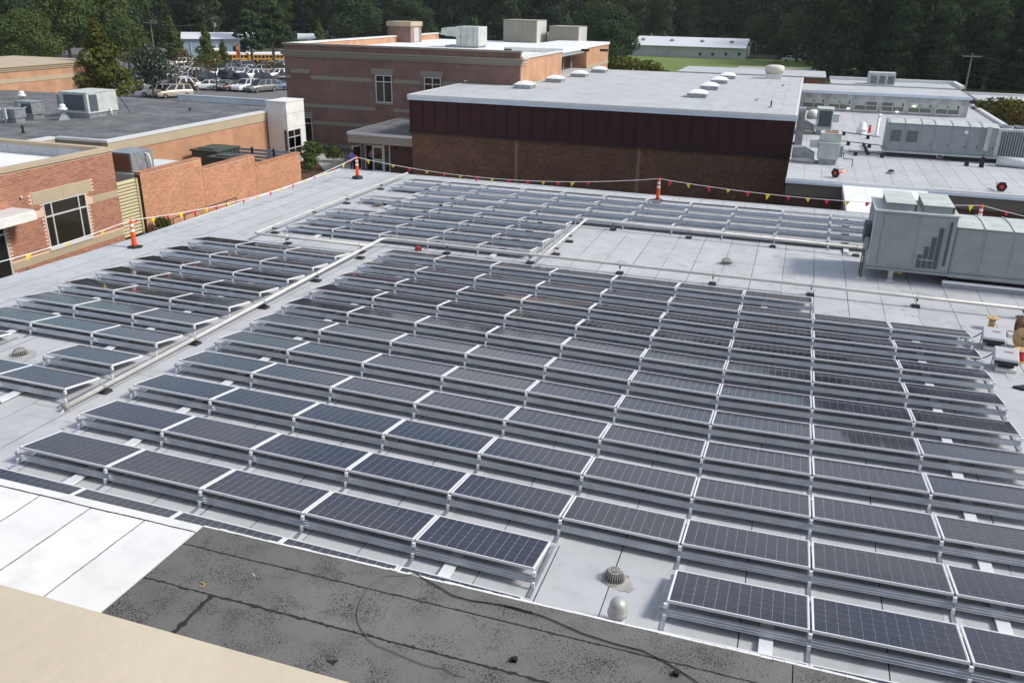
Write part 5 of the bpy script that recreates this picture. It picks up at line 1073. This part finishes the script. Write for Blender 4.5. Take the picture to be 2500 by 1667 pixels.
# middle distance trees
def tp(key, name, lab, px, D, s, zs=1., grp=None, cat='tree'): x, y = at(px, D); return plant(key, name, lab, x, y, s, grp, cat=cat, zs=zs)
tp('cn', 'cypress_tree', 'broad olive green conical tree beside the cornice building', 283, 106, 1.02, .95)
tp('mg', 'magnolia_tree', 'glossy dark rounded tree in front of the parked cars', 398, 128, 1.03)
tp('rd', 'leafy_tree', 'big leafy tree behind the olive conical tree', 215, 176, 1.08, 1.12); tp('rd', 'leafy_tree', 'leafy tree with feathery top left of the utility pole', 290, 186, 1.1, 1.2); tp('rd', 'leafy_tree', 'lower leafy tree behind the cornice building roof', 120, 160, .85); tp('rd', 'leafy_tree', 'wide leafy tree over the cornice building', 20, 168, .9)
tp('rd', 'leafy_tree', 'leafy tree between conical tree and magnolia', 350, 172, .75); tp('rdk', 'leafy_tree', 'dark leafy tree behind the car park pole', 330, 215, 1.1, 1.2); tp('rdk', 'leafy_tree', 'dark tall tree rising over the cornice building', 70, 218, 1.15, 1.25)
tp('cy', 'cypress_tree', 'green conical tree next to the blue grey shed', 458, 190, 1.05); tp('cy', 'cypress_tree', 'green conical tree in front of the blue grey shed', 535, 168, .95); tp('cy', 'cypress_tree', 'small dark tree before the shed doors', 573, 178, .62)
tp('pn', 'pine_tree', 'dark pine with bare trunk beside the shed', 640, 172, .98); tp('pn', 'pine_tree', 'dark pine with two crowns behind the school buses', 690, 178, 1.12); tp('pn', 'pine_tree', 'tall pine above the two storey building corner', 665, 205, 1.5)
tp('cy', 'cypress_tree', 'small conical tree over the two storey roof', 800, 200, .95); tp('rdk', 'leafy_tree', 'large rounded dark tree over the brick penthouse', 880, 225, 1.15); tp('rdk', 'leafy_tree', 'spreading dark tree between penthouse and roof air handler', 1010, 235, 1.0); tp('cy', 'cypress_tree', 'pale feathery tree behind the roof air handler', 1160, 205, 1.05)
tp('rdk', 'leafy_tree', 'rounded dark tree behind the ribbed screens', 1472, 180, .90); tp('rdk', 'leafy_tree', 'dark tree between rounded tree and white shed', 1440, 200, .9); pass
for (px, D, s, lab) in ((1455,118,1.55,'yellow green bush beside the annex'),(1500,116,1.85,'wide yellow green bush behind the gym roof'),(1550,117,1.7,'yellow green bush at the lawn edge'),(1592,119,1.2,'low green bush at the end of the hedge')): tp('bush', 'garden_bush', lab, px, D, s, cat='bush')
tp('sp', 'brown_shrub', 'brown feathery shrub past the annex roof', 1865, 170, .95, cat='shrub'); tp('rdk', 'leafy_tree', 'dark bush at the end of the white shed', 1862, 236, .45); tp('rd', 'leafy_tree', 'bright green tree behind the white shed end', 1815, 276, .9); tp('rd', 'leafy_tree', 'bright green tree beyond the parked saloon', 1910, 252, 1.0)
for (px, D, s, z) in ((2105,186,.72,0),(2150,176,.62,0),(2200,182,.7,0),(2255,172,.58,0),(2300,180,.72,0),(2360,174,.62,0),(2415,180,.7,0),(2470,172,.6,0),(2520,178,.7,0)): tp('f%d' % (px % 5), 'leafy_tree', 'dark tree in the thicket behind the clerestory wing', px, D, s, grp='thicket behind the clerestory wing')
for (x, y, s, lab) in ((18.4,87.0,1.15,'tangled brown green shrub beside the clerestory wing'),(18.6,82.0,1.1,'brown twiggy shrub along the lower wing side'),(18.2,76.5,1.0,'low brown shrub nearest the long air handler')): plant('sp', 'side_shrub', lab, x, y, s, cat='shrub', z=GR+.9 if False else GR, zs=1.05)
for (x, y, s) in ((18.2,89.0,1.4),(20.5,84,1.35),(20.5,78,1.25)): plant('bush', 'side_shrub', 'leafy green shrub against the far wing', x, y, s, 'shrubs at the far wing', cat='shrub', zs=.95)
for (px, D, s) in ((463,150,.9),(505,133,.75),(455,138,1.0),(520,150,.8),(495,152,.9)): tp('bare', 'young_tree', 'nearly bare young tree between the parked cars', px, D, s, grp='young trees in the car park')
for (px, D, s) in ((478,165,1.1),(512,160,.8),(536,160,.8),(668,160,.75),(690,158,.8)): tp('sp', 'golden_tree', 'small golden leaved tree near the school buses', px, D, s, grp='golden trees by the buses')
for (x, y, s, lab) in ((-39.6,52.6,1.25,'grassy round shrub beside the white corner tower'),(-38.8,50.9,.8,'low green shrub on the mulch bed'),(-40.4,50.2,.7,'small green shrub behind the screen wall'),(-37.9,49.2,.5,'tiny shrub at the front of the mulch bed'),(-38.5,54.2,.9,'dark shrub by the ramp rail')): plant('sh', 'bed_shrub', lab, x, y, s, cat='shrub', z=GR+.01)
plant('sh', 'bed_shrub', 'dark weed patch at the foot of the screen wall', -35.6, 29.3, .7, cat='shrub')
rl = thing('ramp_rail', 'black ramp railing beside the mulch bed', 'railing', (-37, 55, GR))
ra, rb = Vector((-41.5,58.6,GR)), Vector((-36.2,53.3,GR))
for k in range(8): p = ra+(rb-ra)*k/7; MB().tube([(p.x,p.y,GR+.02),(p.x,p.y,GR+1.05)], .035, 6).build('post', 'black_metal', rl)
for z in (.45,.75,1.05): MB().tube([(ra.x,ra.y,GR+z),(rb.x,rb.y,GR+z)], .03, 6).build('bar', 'black_metal', rl)

# ================================================================== cars
def car_mesh(kind, paint):
    Lc, Wc, Hc = dict(sedan=(4.6,1.78,1.42), suv=(4.6,1.86,1.70), van=(4.9,1.92,1.74), pickup=(5.3,1.90,1.75))[kind]
    root = []; h = Wc/2; l = Lc/2; zb = .28; zs = dict(sedan=.92, suv=1.06, van=1.05, pickup=1.08)[kind]; hood = zs-.08
    prof = [(-l,.45,zs-.10),(-l+.10,zb,zs-.02),(-l*.6,zb,zs),(l*.25,zb,zs),(l*.42,zb,zs-.03),(l-.35,zb,hood-.06),(l-.06,zb,hood-.22),(l,.42,.62)]
    b = MB(); n = 8
    for (x, z0, z1) in prof:
        k = .90 if abs(x) > l-.15 else 1.
        for (y, z) in ((-h*k*.94,z0),(-h*k,z0+(z1-z0)*.35),(-h*k*.99,z0+(z1-z0)*.75),(-h*k*.90,z1),(h*k*.90,z1),(h*k*.99,z0+(z1-z0)*.75),(h*k,z0+(z1-z0)*.35),(h*k*.94,z0)): b.v.append((x, y, z))
    for i in range(len(prof)-1):
        for j in range(n): q = (j+1) % n; b.f.append((i*n+j, (i+1)*n+j, (i+1)*n+q, i*n+q))
    b.f.append(tuple(range(n))); b.f.append(tuple((len(prof)-1)*n+j for j in range(n))[::-1])
    x0, x1, x2, x3 = dict(sedan=(-l+.55,-l+1.25,l*.10,l*.44), suv=(-l+.12,-l+.55,l*.12,l*.46), van=(-l+.10,-l+.40,l*.22,l*.58), pickup=(-l*.22,-l*.10,l*.22,l*.46))[kind]
    wt = h*.74; wb = h*.90; zt = Hc
    cab = [(x0,-wb,zs-.01),(x3,-wb,zs-.01),(x3,wb,zs-.01),(x0,wb,zs-.01),(x1,-wt,zt),(x2,-wt,zt),(x2,wt,zt),(x1,wt,zt)]
    i = len(b.v); b.v += cab; b.f += [tuple(i+q for q in f) for f in ((4,5,6,7),(0,1,5,4),(1,2,6,5),(2,3,7,6),(3,0,4,7))]
    if kind == 'pickup': b.box(-l+.1,x0-.02,-h*.93,-h*.86,zs-.02,zs+.14); b.box(-l+.1,x0-.02,h*.86,h*.93,zs-.02,zs+.14)
    body = b.mesh('body', 'paint_'+paint)
    def q3(p0, p1, p2, p3, m=.10, out=.012):
        P = [Vector(p) for p in (p0,p1,p2,p3)]; c = sum(P, Vector())/4; nn = (P[1]-P[0]).cross(P[3]-P[0]).normalized()*out
        return [tuple(c+(p-c)*(1-m)+nn) for p in P]
    ws = MB().face(*q3(cab[1],cab[2],cab[6],cab[5])).mesh('windscreen', 'car_glass'); rw = MB().face(*q3(cab[3],cab[0],cab[4],cab[7], .14)).mesh('rear_window', 'car_glass')
    sd = []
    for (a, b_, c, d) in ((0,1,5,4),(2,3,7,6)):
        A, Bq, Cq, D = (Vector(cab[k]) for k in (a,b_,c,d)); mids = [.0,.36,.68,1.] if kind in ('suv','van') else [.0,.52,1.]
        for k in range(len(mids)-1):
            u0, u1 = mids[k]+.02, mids[k+1]-.02; sd.append(MB().face(*q3(A+(Bq-A)*u0, A+(Bq-A)*u1, D+(Cq-D)*u1, D+(Cq-D)*u0, .12)).mesh('side_window', 'car_glass'))
    wh = []
    for (wx, s_) in ((-l*.58,-1),(-l*.58,1),(l*.62,-1),(l*.62,1)):
        w_ = MB(); 
        pr = [(.20,.0),(.33,.0),(.335,.03),(.335,.19),(.31,.22),(.20,.22)]
        w_.lathe(pr, n=14); w_.v = [(wx+vx, s_*(h-.19+vz), .335+vy) for vx, vy, vz in w_.v]; r_ = MB(); r_.lathe([(.21,.215),(.20,.225),(.02,.222)], n=12); r_.v = [(wx+vx, s_*(h-.19+vz), .335+vy) for vx, vy, vz in r_.v]
        wh.append((w_.mesh('wheel', 'tyre'), r_.mesh('rim', 'rim')))
    lt = [(MB().box(l-.10,l-.005,s_*h*.72-.14,s_*h*.72+.14,.64,.76).mesh('headlight', 'headlight')) for s_ in (-1,1)]+[(MB().box(-l-.004,-l+.10,s_*h*.74-.10,s_*h*.74+.10,.72,zs-.13).mesh('taillight', 'taillight')) for s_ in (-1,1)]
    return body, ws, rw, sd, wh, lt
CARS = {}
def car(kind, paint, px, py, heading, lab):
    if (kind, paint) not in CARS: CARS[(kind, paint)] = car_mesh(kind, paint)
    body, ws, rw, sd, wh, lt = CARS[(kind, paint)]; q = PZ(px, py, GR)
    t = thing('parked_car' if kind != 'pickup' else 'pickup_truck', lab, 'car' if kind != 'pickup' else 'pickup', (q.x, q.y, GR+.014), radians(heading), 'cars in the car park')
    def ad(me, par): o = bpy.data.objects.new(me.name, me); COL.objects.link(o); o.name = me.name.split('.')[0]; o.parent = par; return o
    ad(body, t); ad(ws, t); ad(rw, t)
    for m_ in sd: ad(m_, t)
    for a, b_ in wh: w_ = ad(a, t); ad(b_, w_)
    for m_ in lt: ad(m_, t)
Zs = .1616
# kind, paint, pixel in the enlarged photo, heading: 0 = +x, 90 = +y, 180, 270
CL = [('suv','white',1620,1005,262,'white off roader facing us behind the raised parapet'),('van','grey',1860,1020,250,'dark grey estate car with silver glass behind the raised parapet'),('sedan','blue',2085,990,20,'pale blue saloon on the grass verge by the brick corner'),
('suv','white',800,985,60,'white boxy off roader seen from behind'),('pickup','maroon',590,990,200,'dark maroon pickup next to the boxy white off roader'),('sedan','white',1030,990,215,'white saloon beside the dark lamp post'),('sedan','green',1280,990,225,'grey green saloon beside the dark lamp post'),('sedan','maroon',1440,1000,240,'wine red saloon beside the white off roader'),
('suv','black',1570,915,330,'black saloon estate behind the white off roader'),('suv','navy',1080,900,335,'navy off roader behind the white saloon'),('van','navy',930,870,335,'navy people carrier behind the navy off roader'),('van','navy',1370,870,335,'navy people carrier behind the black estate'),('suv','black',1910,905,335,'black off roader behind the pale blue saloon'),
('suv','white',1690,835,235,'white off roader at the tall lamp post'),('suv','white',2080,825,235,'white off roader behind the black off roader'),('sedan','white',1140,795,235,'white saloon behind the navy people carriers'),('sedan','silver',1370,775,235,'silver saloon in the middle row'),('sedan','silver',1540,785,235,'silver saloon left of the tall lamp post'),('suv','white',1960,755,20,'white crossover showing its side near the buses'),
('suv','maroon',1440,725,30,'dark red crossover in the back rows'),('sedan','white',1660,730,235,'small white car in the back rows'),('suv','black',1800,745,235,'black crossover in the back rows'),('suv','black',2130,735,20,'black crossover beside the brick corner'),('suv','white',790,815,240,'white off roader behind a bare young tree'),('sedan','silver',650,790,235,'silver car near the magnolia'),('sedan','silver',690,865,235,'silver blue car near the magnolia'),
('suv','white',280,1095,200,'white crossover under the magnolia'),('van','beige',530,1105,240,'beige people carrier beside the raised parapet end'),('sedan','silver',150,985,210,'silver car under the olive conical tree'),('sedan','white',1335,645,235,'white saloon close to the school bus'),('sedan','silver',1430,655,235,'silver saloon close to the school bus'),('pickup','red',1740,675,200,'red pickup before the school bus'),('sedan','silver',1850,645,210,'silver saloon before the second bus'),('sedan','silver',2060,650,215,'silver saloon under the golden trees'),('sedan','black',2165,865,235,'black saloon behind the pale blue one'),
('sedan','silver',870,725,235,'silver saloon in the far row'),('sedan','silver',640,705,235,'silver saloon in the far row by the bare tree'),('suv','white',900,750,240,'white crossover in the far row'),('suv','red',1110,705,30,'dark red crossover in the far row'),('sedan','white',760,685,235,'white saloon in the far row'),('suv','grey',2150,680,235,'grey crossover in the far row'),('sedan','silver',980,600,235,'silver saloon at the back fence'),('suv','grey',1000,690,235,'grey crossover behind the white saloon'),('sedan','white',1230,705,235,'white saloon between the lamp post and dark red crossover'),('suv','grey',1290,745,235,'grey crossover behind the navy people carrier'),('sedan','white',560,770,235,'white saloon half hidden by the magnolia'),('sedan','silver',500,830,235,'silver saloon half hidden by the magnolia'),('suv','silver',1900,700,235,'silver crossover behind the white crossover'),('suv','black',1580,690,235,'black crossover left of the red pickup'),('sedan','silver',1180,650,235,'silver saloon left of the school bus'),('sedan','white',820,640,235,'white saloon by the back fence'),('suv','white',620,640,240,'white crossover by the back fence'),('sedan','grey',2000,720,235,'grey saloon near the silver crossover')]
for (k, p, cx, cy, hd, lab) in CL: car(k, p, 340+cx*Zs, 60+cy*Zs, hd, lab)
car('suv','black',1915,146,200,'dark off roader parked on the track past the lawn'); car('sedan','white',1931,151,10,'pale saloon parked on the track past the lawn')

# ================================================================== school buses
def bus(lab, px, py, hd):
    q = PZ(px, py, GR); t = thing('school_bus', lab, 'bus', (q.x, q.y, GR+.014), radians(hd), 'yellow school buses')
    t.scale = (.9,.9,.86)
    bevel(MB().box(-4.6,3.4,-1.2,1.2,.55,2.35).build('body', 'bus_yellow', t, world=False), .06); bevel(MB().prism([(-1.18,2.35),(1.18,2.35),(1.10,2.75),(.7,2.95),(-.7,2.95),(-1.10,2.75)], -4.58, 3.38).build('roof', 'paint_white', t, world=False), .05)
    bevel(MB().box(3.41,4.9,-1.0,1.0,.55,1.55).build('hood', 'bus_yellow', t, world=False), .08)
    for s_ in (-1,1):
        for k in range(9): MB().box(-4.3+k*.82,-3.65+k*.82,s_*1.2-.02,s_*1.2+.02,1.65,2.25).build('side_window', 'car_glass', t, world=False)
        MB().box(-4.5,3.3,s_*1.205-.01,s_*1.205+.01,1.25,1.33).build('black_stripe', 'black_metal', t, world=False)
        for wx in (-3.0,4.0): w_ = MB().lathe([(.2,0),(.5,0),(.5,.28),(.2,.28)], n=14); w_.v = [(wx+vx, s_*(.95+vz), .5+vy) for vx, vy, vz in w_.v]; w_.build('wheel', 'tyre', t, world=False)
    MB().box(3.395,3.42,-1.05,1.05,1.6,2.45).build('windscreen', 'car_glass', t, world=False); MB().box(-4.62,-4.59,-.9,.9,1.5,2.3).build('rear_window', 'car_glass', t, world=False)
bus('yellow school bus with its rear door towards the car park', 584, 159, 180+38); bus('yellow school bus with its hood towards the car park', 645, 159, 180+38); bus('yellow school bus partly hidden by golden trees', 690, 158, 180+38); bus('white roofed bus behind the conical trees', 505, 146, 160)

# ================================================================== sheds, poles, lamps
sy_ = 229.5
sh = thing('metal_shed', 'long white roofed metal shed across the lawn', 'shed', (-32, 235, GR)); x0, x1, ze, zr = -46.5, -17.0, -1.98, -.02
box('wall', 'shed_wall', sh, x0, x1, sy_, sy_+20, GR+.01, ze)
for k in range(30): MB().prism([(sy_-.6,ze+.001),(sy_+10,zr),(sy_+20.6,ze+.001),(sy_+20.6,ze+.12),(sy_+10,zr+.14),(sy_-.6,ze+.14)], x0-.3+k*1.0, x0-.3+k*1.0+.985).build('roof_sheet', 'shed_roof', sh)
for k in range(3): MB().box(x0+6.5+k*7.6, x0+6.62+k*7.6, sy_-.05, sy_-.001, GR+.02, ze-.01).build('downpipe', 'shed_blue', sh)
for px in (1709,1740,1772,1804): a = PY(px,133,sy_); MB().box(a.x-.35,a.x+.35,sy_-.04,sy_-.001,a.z-.35,a.z+.35).build('window', 'window_glass', sh)
a = PY(1628,134,sy_); MB().box(a.x-.4,a.x+.4,sy_-.04,sy_-.001,GR+.02,a.z+.8).build('door', 'shed_blue', sh)
for px in (1571,1641,1715,1787): a = PY(px,103,sy_+5); MB().lathe([(.5,0),(.4,.3),(.6,.35),(.5,.7),(.1,.8)], (a.x, sy_+5, -1.05), 10).build('roof_vent', 'duct_galv', sh)
def zat(px, py, D): v = ray(px, py); return CAM.z+v.z*D/hypot(v.x, v.y)
def shed2(lab, px0, px1, pyb, pyt, D, m):
    a = at(px0, D); b = at(px1, D); t = thing('storage_shed', lab, 'shed', (a[0], a[1], GR)); h = zat((px0+px1)/2, pyt, D)
    A = Vector((a[0],a[1])); Bv = Vector((b[0],b[1])); nrm = Vector((-(Bv-A).y, (Bv-A).x)).normalized()*16
    MB().slab([tuple(A), tuple(Bv), tuple(Bv+nrm), tuple(A+nrm)], GR+.01, h).build('wall', m, t)
    e = (Bv-A).normalized()*.4; ne = nrm.normalized()*.4
    r_ = MB(); lo = [A-e-ne, Bv+e-ne, Bv+e+nrm+ne, A-e+nrm+ne]; md = [(lo[0]+lo[3])/2, (lo[1]+lo[2])/2]; zz = h+.001
    V3 = [(p.x,p.y,zz) for p in lo]+[(p.x,p.y,zz+1.1) for p in md]; r_.v = V3; r_.f = [(0,1,5,4),(2,3,4,5),(0,4,3),(1,2,5),(3,2,1,0)]; r_.build('roof', 'shed_roof', t)
    for k in range(5): p = A+(Bv-A)*(k+.5)/5; MB().box(p.x-.12,p.x+.12,p.y-.12,p.y+.12,GR+.02,h-.05).build('downpipe', 'shed_blue', t)
shed2('blue grey storage shed with pale roof behind the conical trees', 482, 650, 140, 96, 205, 'shed_blue'); shed2('pale shed glimpsed above the two storey parapet', 752, 800, 120, 97, 230, 'shed_wall')
def zat(px, py, D): v = ray(px, py); return CAM.z+v.z*D/hypot(v.x, v.y)
def pole(lab, px, pyt, D, arm=True, lampd=False, box_=False, m='pole_wood'):
    x, y = at(px, D); zt = zat(px, pyt, D); t = thing('utility_pole', lab, 'utility pole', (x, y, GR)); MB().tube([(x,y,GR),(x,y,zt)], [.16,.11], 8).build('mast', m, t)
    if arm: MB().box(x-1.3,x+1.3,y-.08,y+.08,zt-.55,zt-.40).build('crossarm', 'bark_pale', t)
    if box_: MB().lathe([(.3,0),(.32,.1),(.32,.9),(.2,1.0)], (x+.5,y-.3,zt-2.4), 10).build('transformer', 'duct_galv', t)
    if lampd: MB().box(x-.1,x+1.5,y-.06,y+.06,zt-.2,zt-.1).build('lamp_arm', 'steel', t)
    return Vector((x, y, zt))
pa = pole('wooden utility pole with cross arm behind the leafy trees', 340, 62, 190); pb = pole('tall utility pole with white lamp at the car park edge', 413, 50, 172, True, True); pc_ = pole('utility pole with transformer behind the storage shed', 558, 42, 235, True, False, True); pd = pole('leaning wooden utility pole behind the clerestory wing', 2318, 128, 150)
pe = pole('thin pole at the edge of the far lawn', 2021, 120, 200, False)
def wire(lab, a, b, sag, dz=0): tag(MB().tube([a+(b-a)*(i/10)+Vector((0,0,dz-4*sag*(i/10)*(1-i/10))) for i in range(11)], .025, 4).build('power_line', 'wire'), lab, 'power line')
far_l = Vector((*at(-200,180), 8)); far_r = Vector((*at(1240,240), 3.6)); rgt = Vector((*at(2800,140), -1))
wire('power line from the lamp pole to the transformer pole', pb, pc_, 1.2, -.3); wire('power line from the transformer pole across the wood', pc_, far_r, 1.5, -.3); wire('power line between the cross arm pole and lamp pole', pa, pb, .6, -.3)
wire('upper power line running to the leaning pole', pe, pd, .8, -.1); wire('lower power line running to the leaning pole', pe+Vector((0,0,-3)), pd+Vector((0,0,-3)), .8); wire('upper power line leaving the leaning pole', pd, rgt, .4, -.1); wire('lower power line leaving the leaning pole', pd+Vector((0,0,-3)), rgt+Vector((0,0,-2.5)), .4)
def lamp(lab, px, pyb, pyt, banner=False, m='black_metal'):
    q = PZ(px, pyb, GR); D = (q-CAM).length; zt = GR+(pyb-pyt)*D/FPX*1.0; t = thing('lamp_post', lab, 'lamp post', (q.x, q.y, GR)); MB().tube([(q.x,q.y,GR),(q.x,q.y,zt)], [.10,.07], 8).build('mast', m, t); MB().box(q.x-.1,q.x+.8,q.y-.15,q.y+.15,zt-.02,zt+.12).build('lamp_head', 'frame_white', t)
    if banner: MB().box(q.x-.75,q.x-.08,q.y-.015,q.y+.015,zt-3.6,zt-1.4).build('banner', 'banner_orange', t); MB().lathe([(.16,0),(.16,.01)], (0,0,0), 12)
    if banner: b_ = MB().box(q.x-.55,q.x-.28,q.y-.025,q.y-.016,zt-2.3,zt-1.9).build('banner_emblem', 'pvc', t)
lamp('black lamp post standing among the white saloons', 531, 225, 128); lamp('grey lamp post with orange banner in the car park', 592, 193, 101, True, 'steel'); lamp('pale lamp post beside the parked saloon past the lawn', 1948, 150, 117, False, 'steel'); lamp('slim lamp post before the storage shed', 497, 137, 90, False, 'steel')

# ================================================================== people at the entrance
def person(lab, x, y, rz, shirt, arm_bend=.3):
    t = thing('person', lab, 'person', (x, y, GR+.05), rz)
    J = dict(pel=(0,0,.95), wst=(0,0,1.08), chs=(0,0,1.34), nck=(0,0,1.48), hd0=(0,.015,1.56), hd1=(0,.02,1.70), kl=(.10,.03,.50), fl=(.11,-.02,.08), tl=(.12,.15,.04), hl=(.09,0,.90), kr=(-.10,.0,.50), fr=(-.11,-.06,.08), tr=(-.12,.10,.04), hr=(-.09,0,.90), sl=(.19,0,1.40), el=(.25,-.02,1.12), wl=(.24,.12*arm_bend/.3,.90), pl=(.235,.16,.82), sr=(-.19,0,1.40), er=(-.25,-.02,1.12), wr=(-.24,.10,.90), pr=(-.235,.14,.82))
    E_ = [('pel','wst'),('wst','chs'),('chs','nck'),('nck','hd0'),('hd0','hd1'),('pel','hl'),('hl','kl'),('kl','fl'),('fl','tl'),('pel','hr'),('hr','kr'),('kr','fr'),('fr','tr'),('chs','sl'),('sl','el'),('el','wl'),('wl','pl'),('chs','sr'),('sr','er'),('er','wr'),('wr','pr')]
    rad = dict(pel=.15, wst=.135, chs=.155, nck=.06, hd0=.085, hd1=.09, kl=.065, fl=.05, tl=.04, hl=.10, kr=.065, fr=.05, tr=.04, hr=.10, sl=.07, el=.048, wl=.034, pl=.042, sr=.07, er=.048, wr=.034, pr=.042)
    ks = list(J); me = bpy.data.meshes.new('body'); me.from_pydata([J[k] for k in ks], [(ks.index(a), ks.index(b)) for a, b in E_], [])
    o = bpy.data.objects.new('body', me); COL.objects.link(o); o.parent = t
    md = o.modifiers.new('skin', 'SKIN'); 
    for i, k in enumerate(ks): me.skin_vertices[0].data[i].radius = (rad[k], rad[k]*(.8 if k in ('chs','wst','pel') else 1)); me.skin_vertices[0].data[i].use_root = (k == 'pel')
    o.modifiers.new('sub', 'SUBSURF').levels = 2; o.modifiers['sub'].render_levels = 2
    m_ = bpy.data.materials.new('person_'+shirt); m_.use_nodes = True; tt = m_.node_tree; b_ = tt.nodes['Principled BSDF']; b_.inputs['Roughness'].default_value = .8
    tcn = tt.nodes.new('ShaderNodeTexCoord'); sp = tt.nodes.new('ShaderNodeSeparateXYZ'); tt.links.new(tcn.outputs['Object'], sp.inputs[0]); cr = tt.nodes.new('ShaderNodeValToRGB'); cr.color_ramp.interpolation = 'CONSTANT'
    mr = tt.nodes.new('ShaderNodeMath'); mr.operation = 'DIVIDE'; mr.inputs[1].default_value = 1.8; tt.links.new(sp.outputs[2], mr.inputs[0]); tt.links.new(mr.outputs[0], cr.inputs[0])
    cs = M[shirt].node_tree.nodes['RGB'].outputs[0].default_value; e = cr.color_ramp.elements; e[0].color = (.015,.012,.01,1); e[1].position = .06; e[1].color = (.02,.02,.03,1)
    k = e.new(.53); k.color = tuple(cs); k = e.new(.825); k.color = (.36,.20,.14,1); tt.links.new(cr.outputs[0], b_.inputs['Base Color']); me.materials.append(m_)
    MB().lathe([(.02,1.80),(.07,1.79),(.105,1.73),(.108,1.66),(.09,1.60)], (0,-.005,0), 14, cap=False).build('hair', 'hair', t, world=False, smooth=True)
q = PY(861,406,50.5); person('person in a purple shirt at the porch corner', q.x, 50.5, radians(200), 'cloth_purple'); q = PY(904,403,52.0); person('person in a pale pink shirt in the open doorway', q.x, 52.3, radians(10), 'cloth_pink')

# ================================================================== haze
hz = MB().box(-480, 330, -30, 470, GR-1, 36).build('haze', 'dark_gap'); hz['kind'] = 'stuff'; hz['label'] = 'thin daylight haze over the whole site'
hm = bpy.data.materials.new('haze_air'); hm.use_nodes = True; ht = hm.node_tree; ht.nodes.clear(); hv = ht.nodes.new('ShaderNodeVolumePrincipled'); hv.inputs['Color'].default_value = (.86,.92,1,1); hv.inputs['Density'].default_value = .00012; hv.inputs['Anisotropy'].default_value = .2
ht.links.new(hv.outputs[0], ht.nodes.new('ShaderNodeOutputMaterial').inputs['Volume']); hz.data.materials.clear(); hz.data.materials.append(hm)
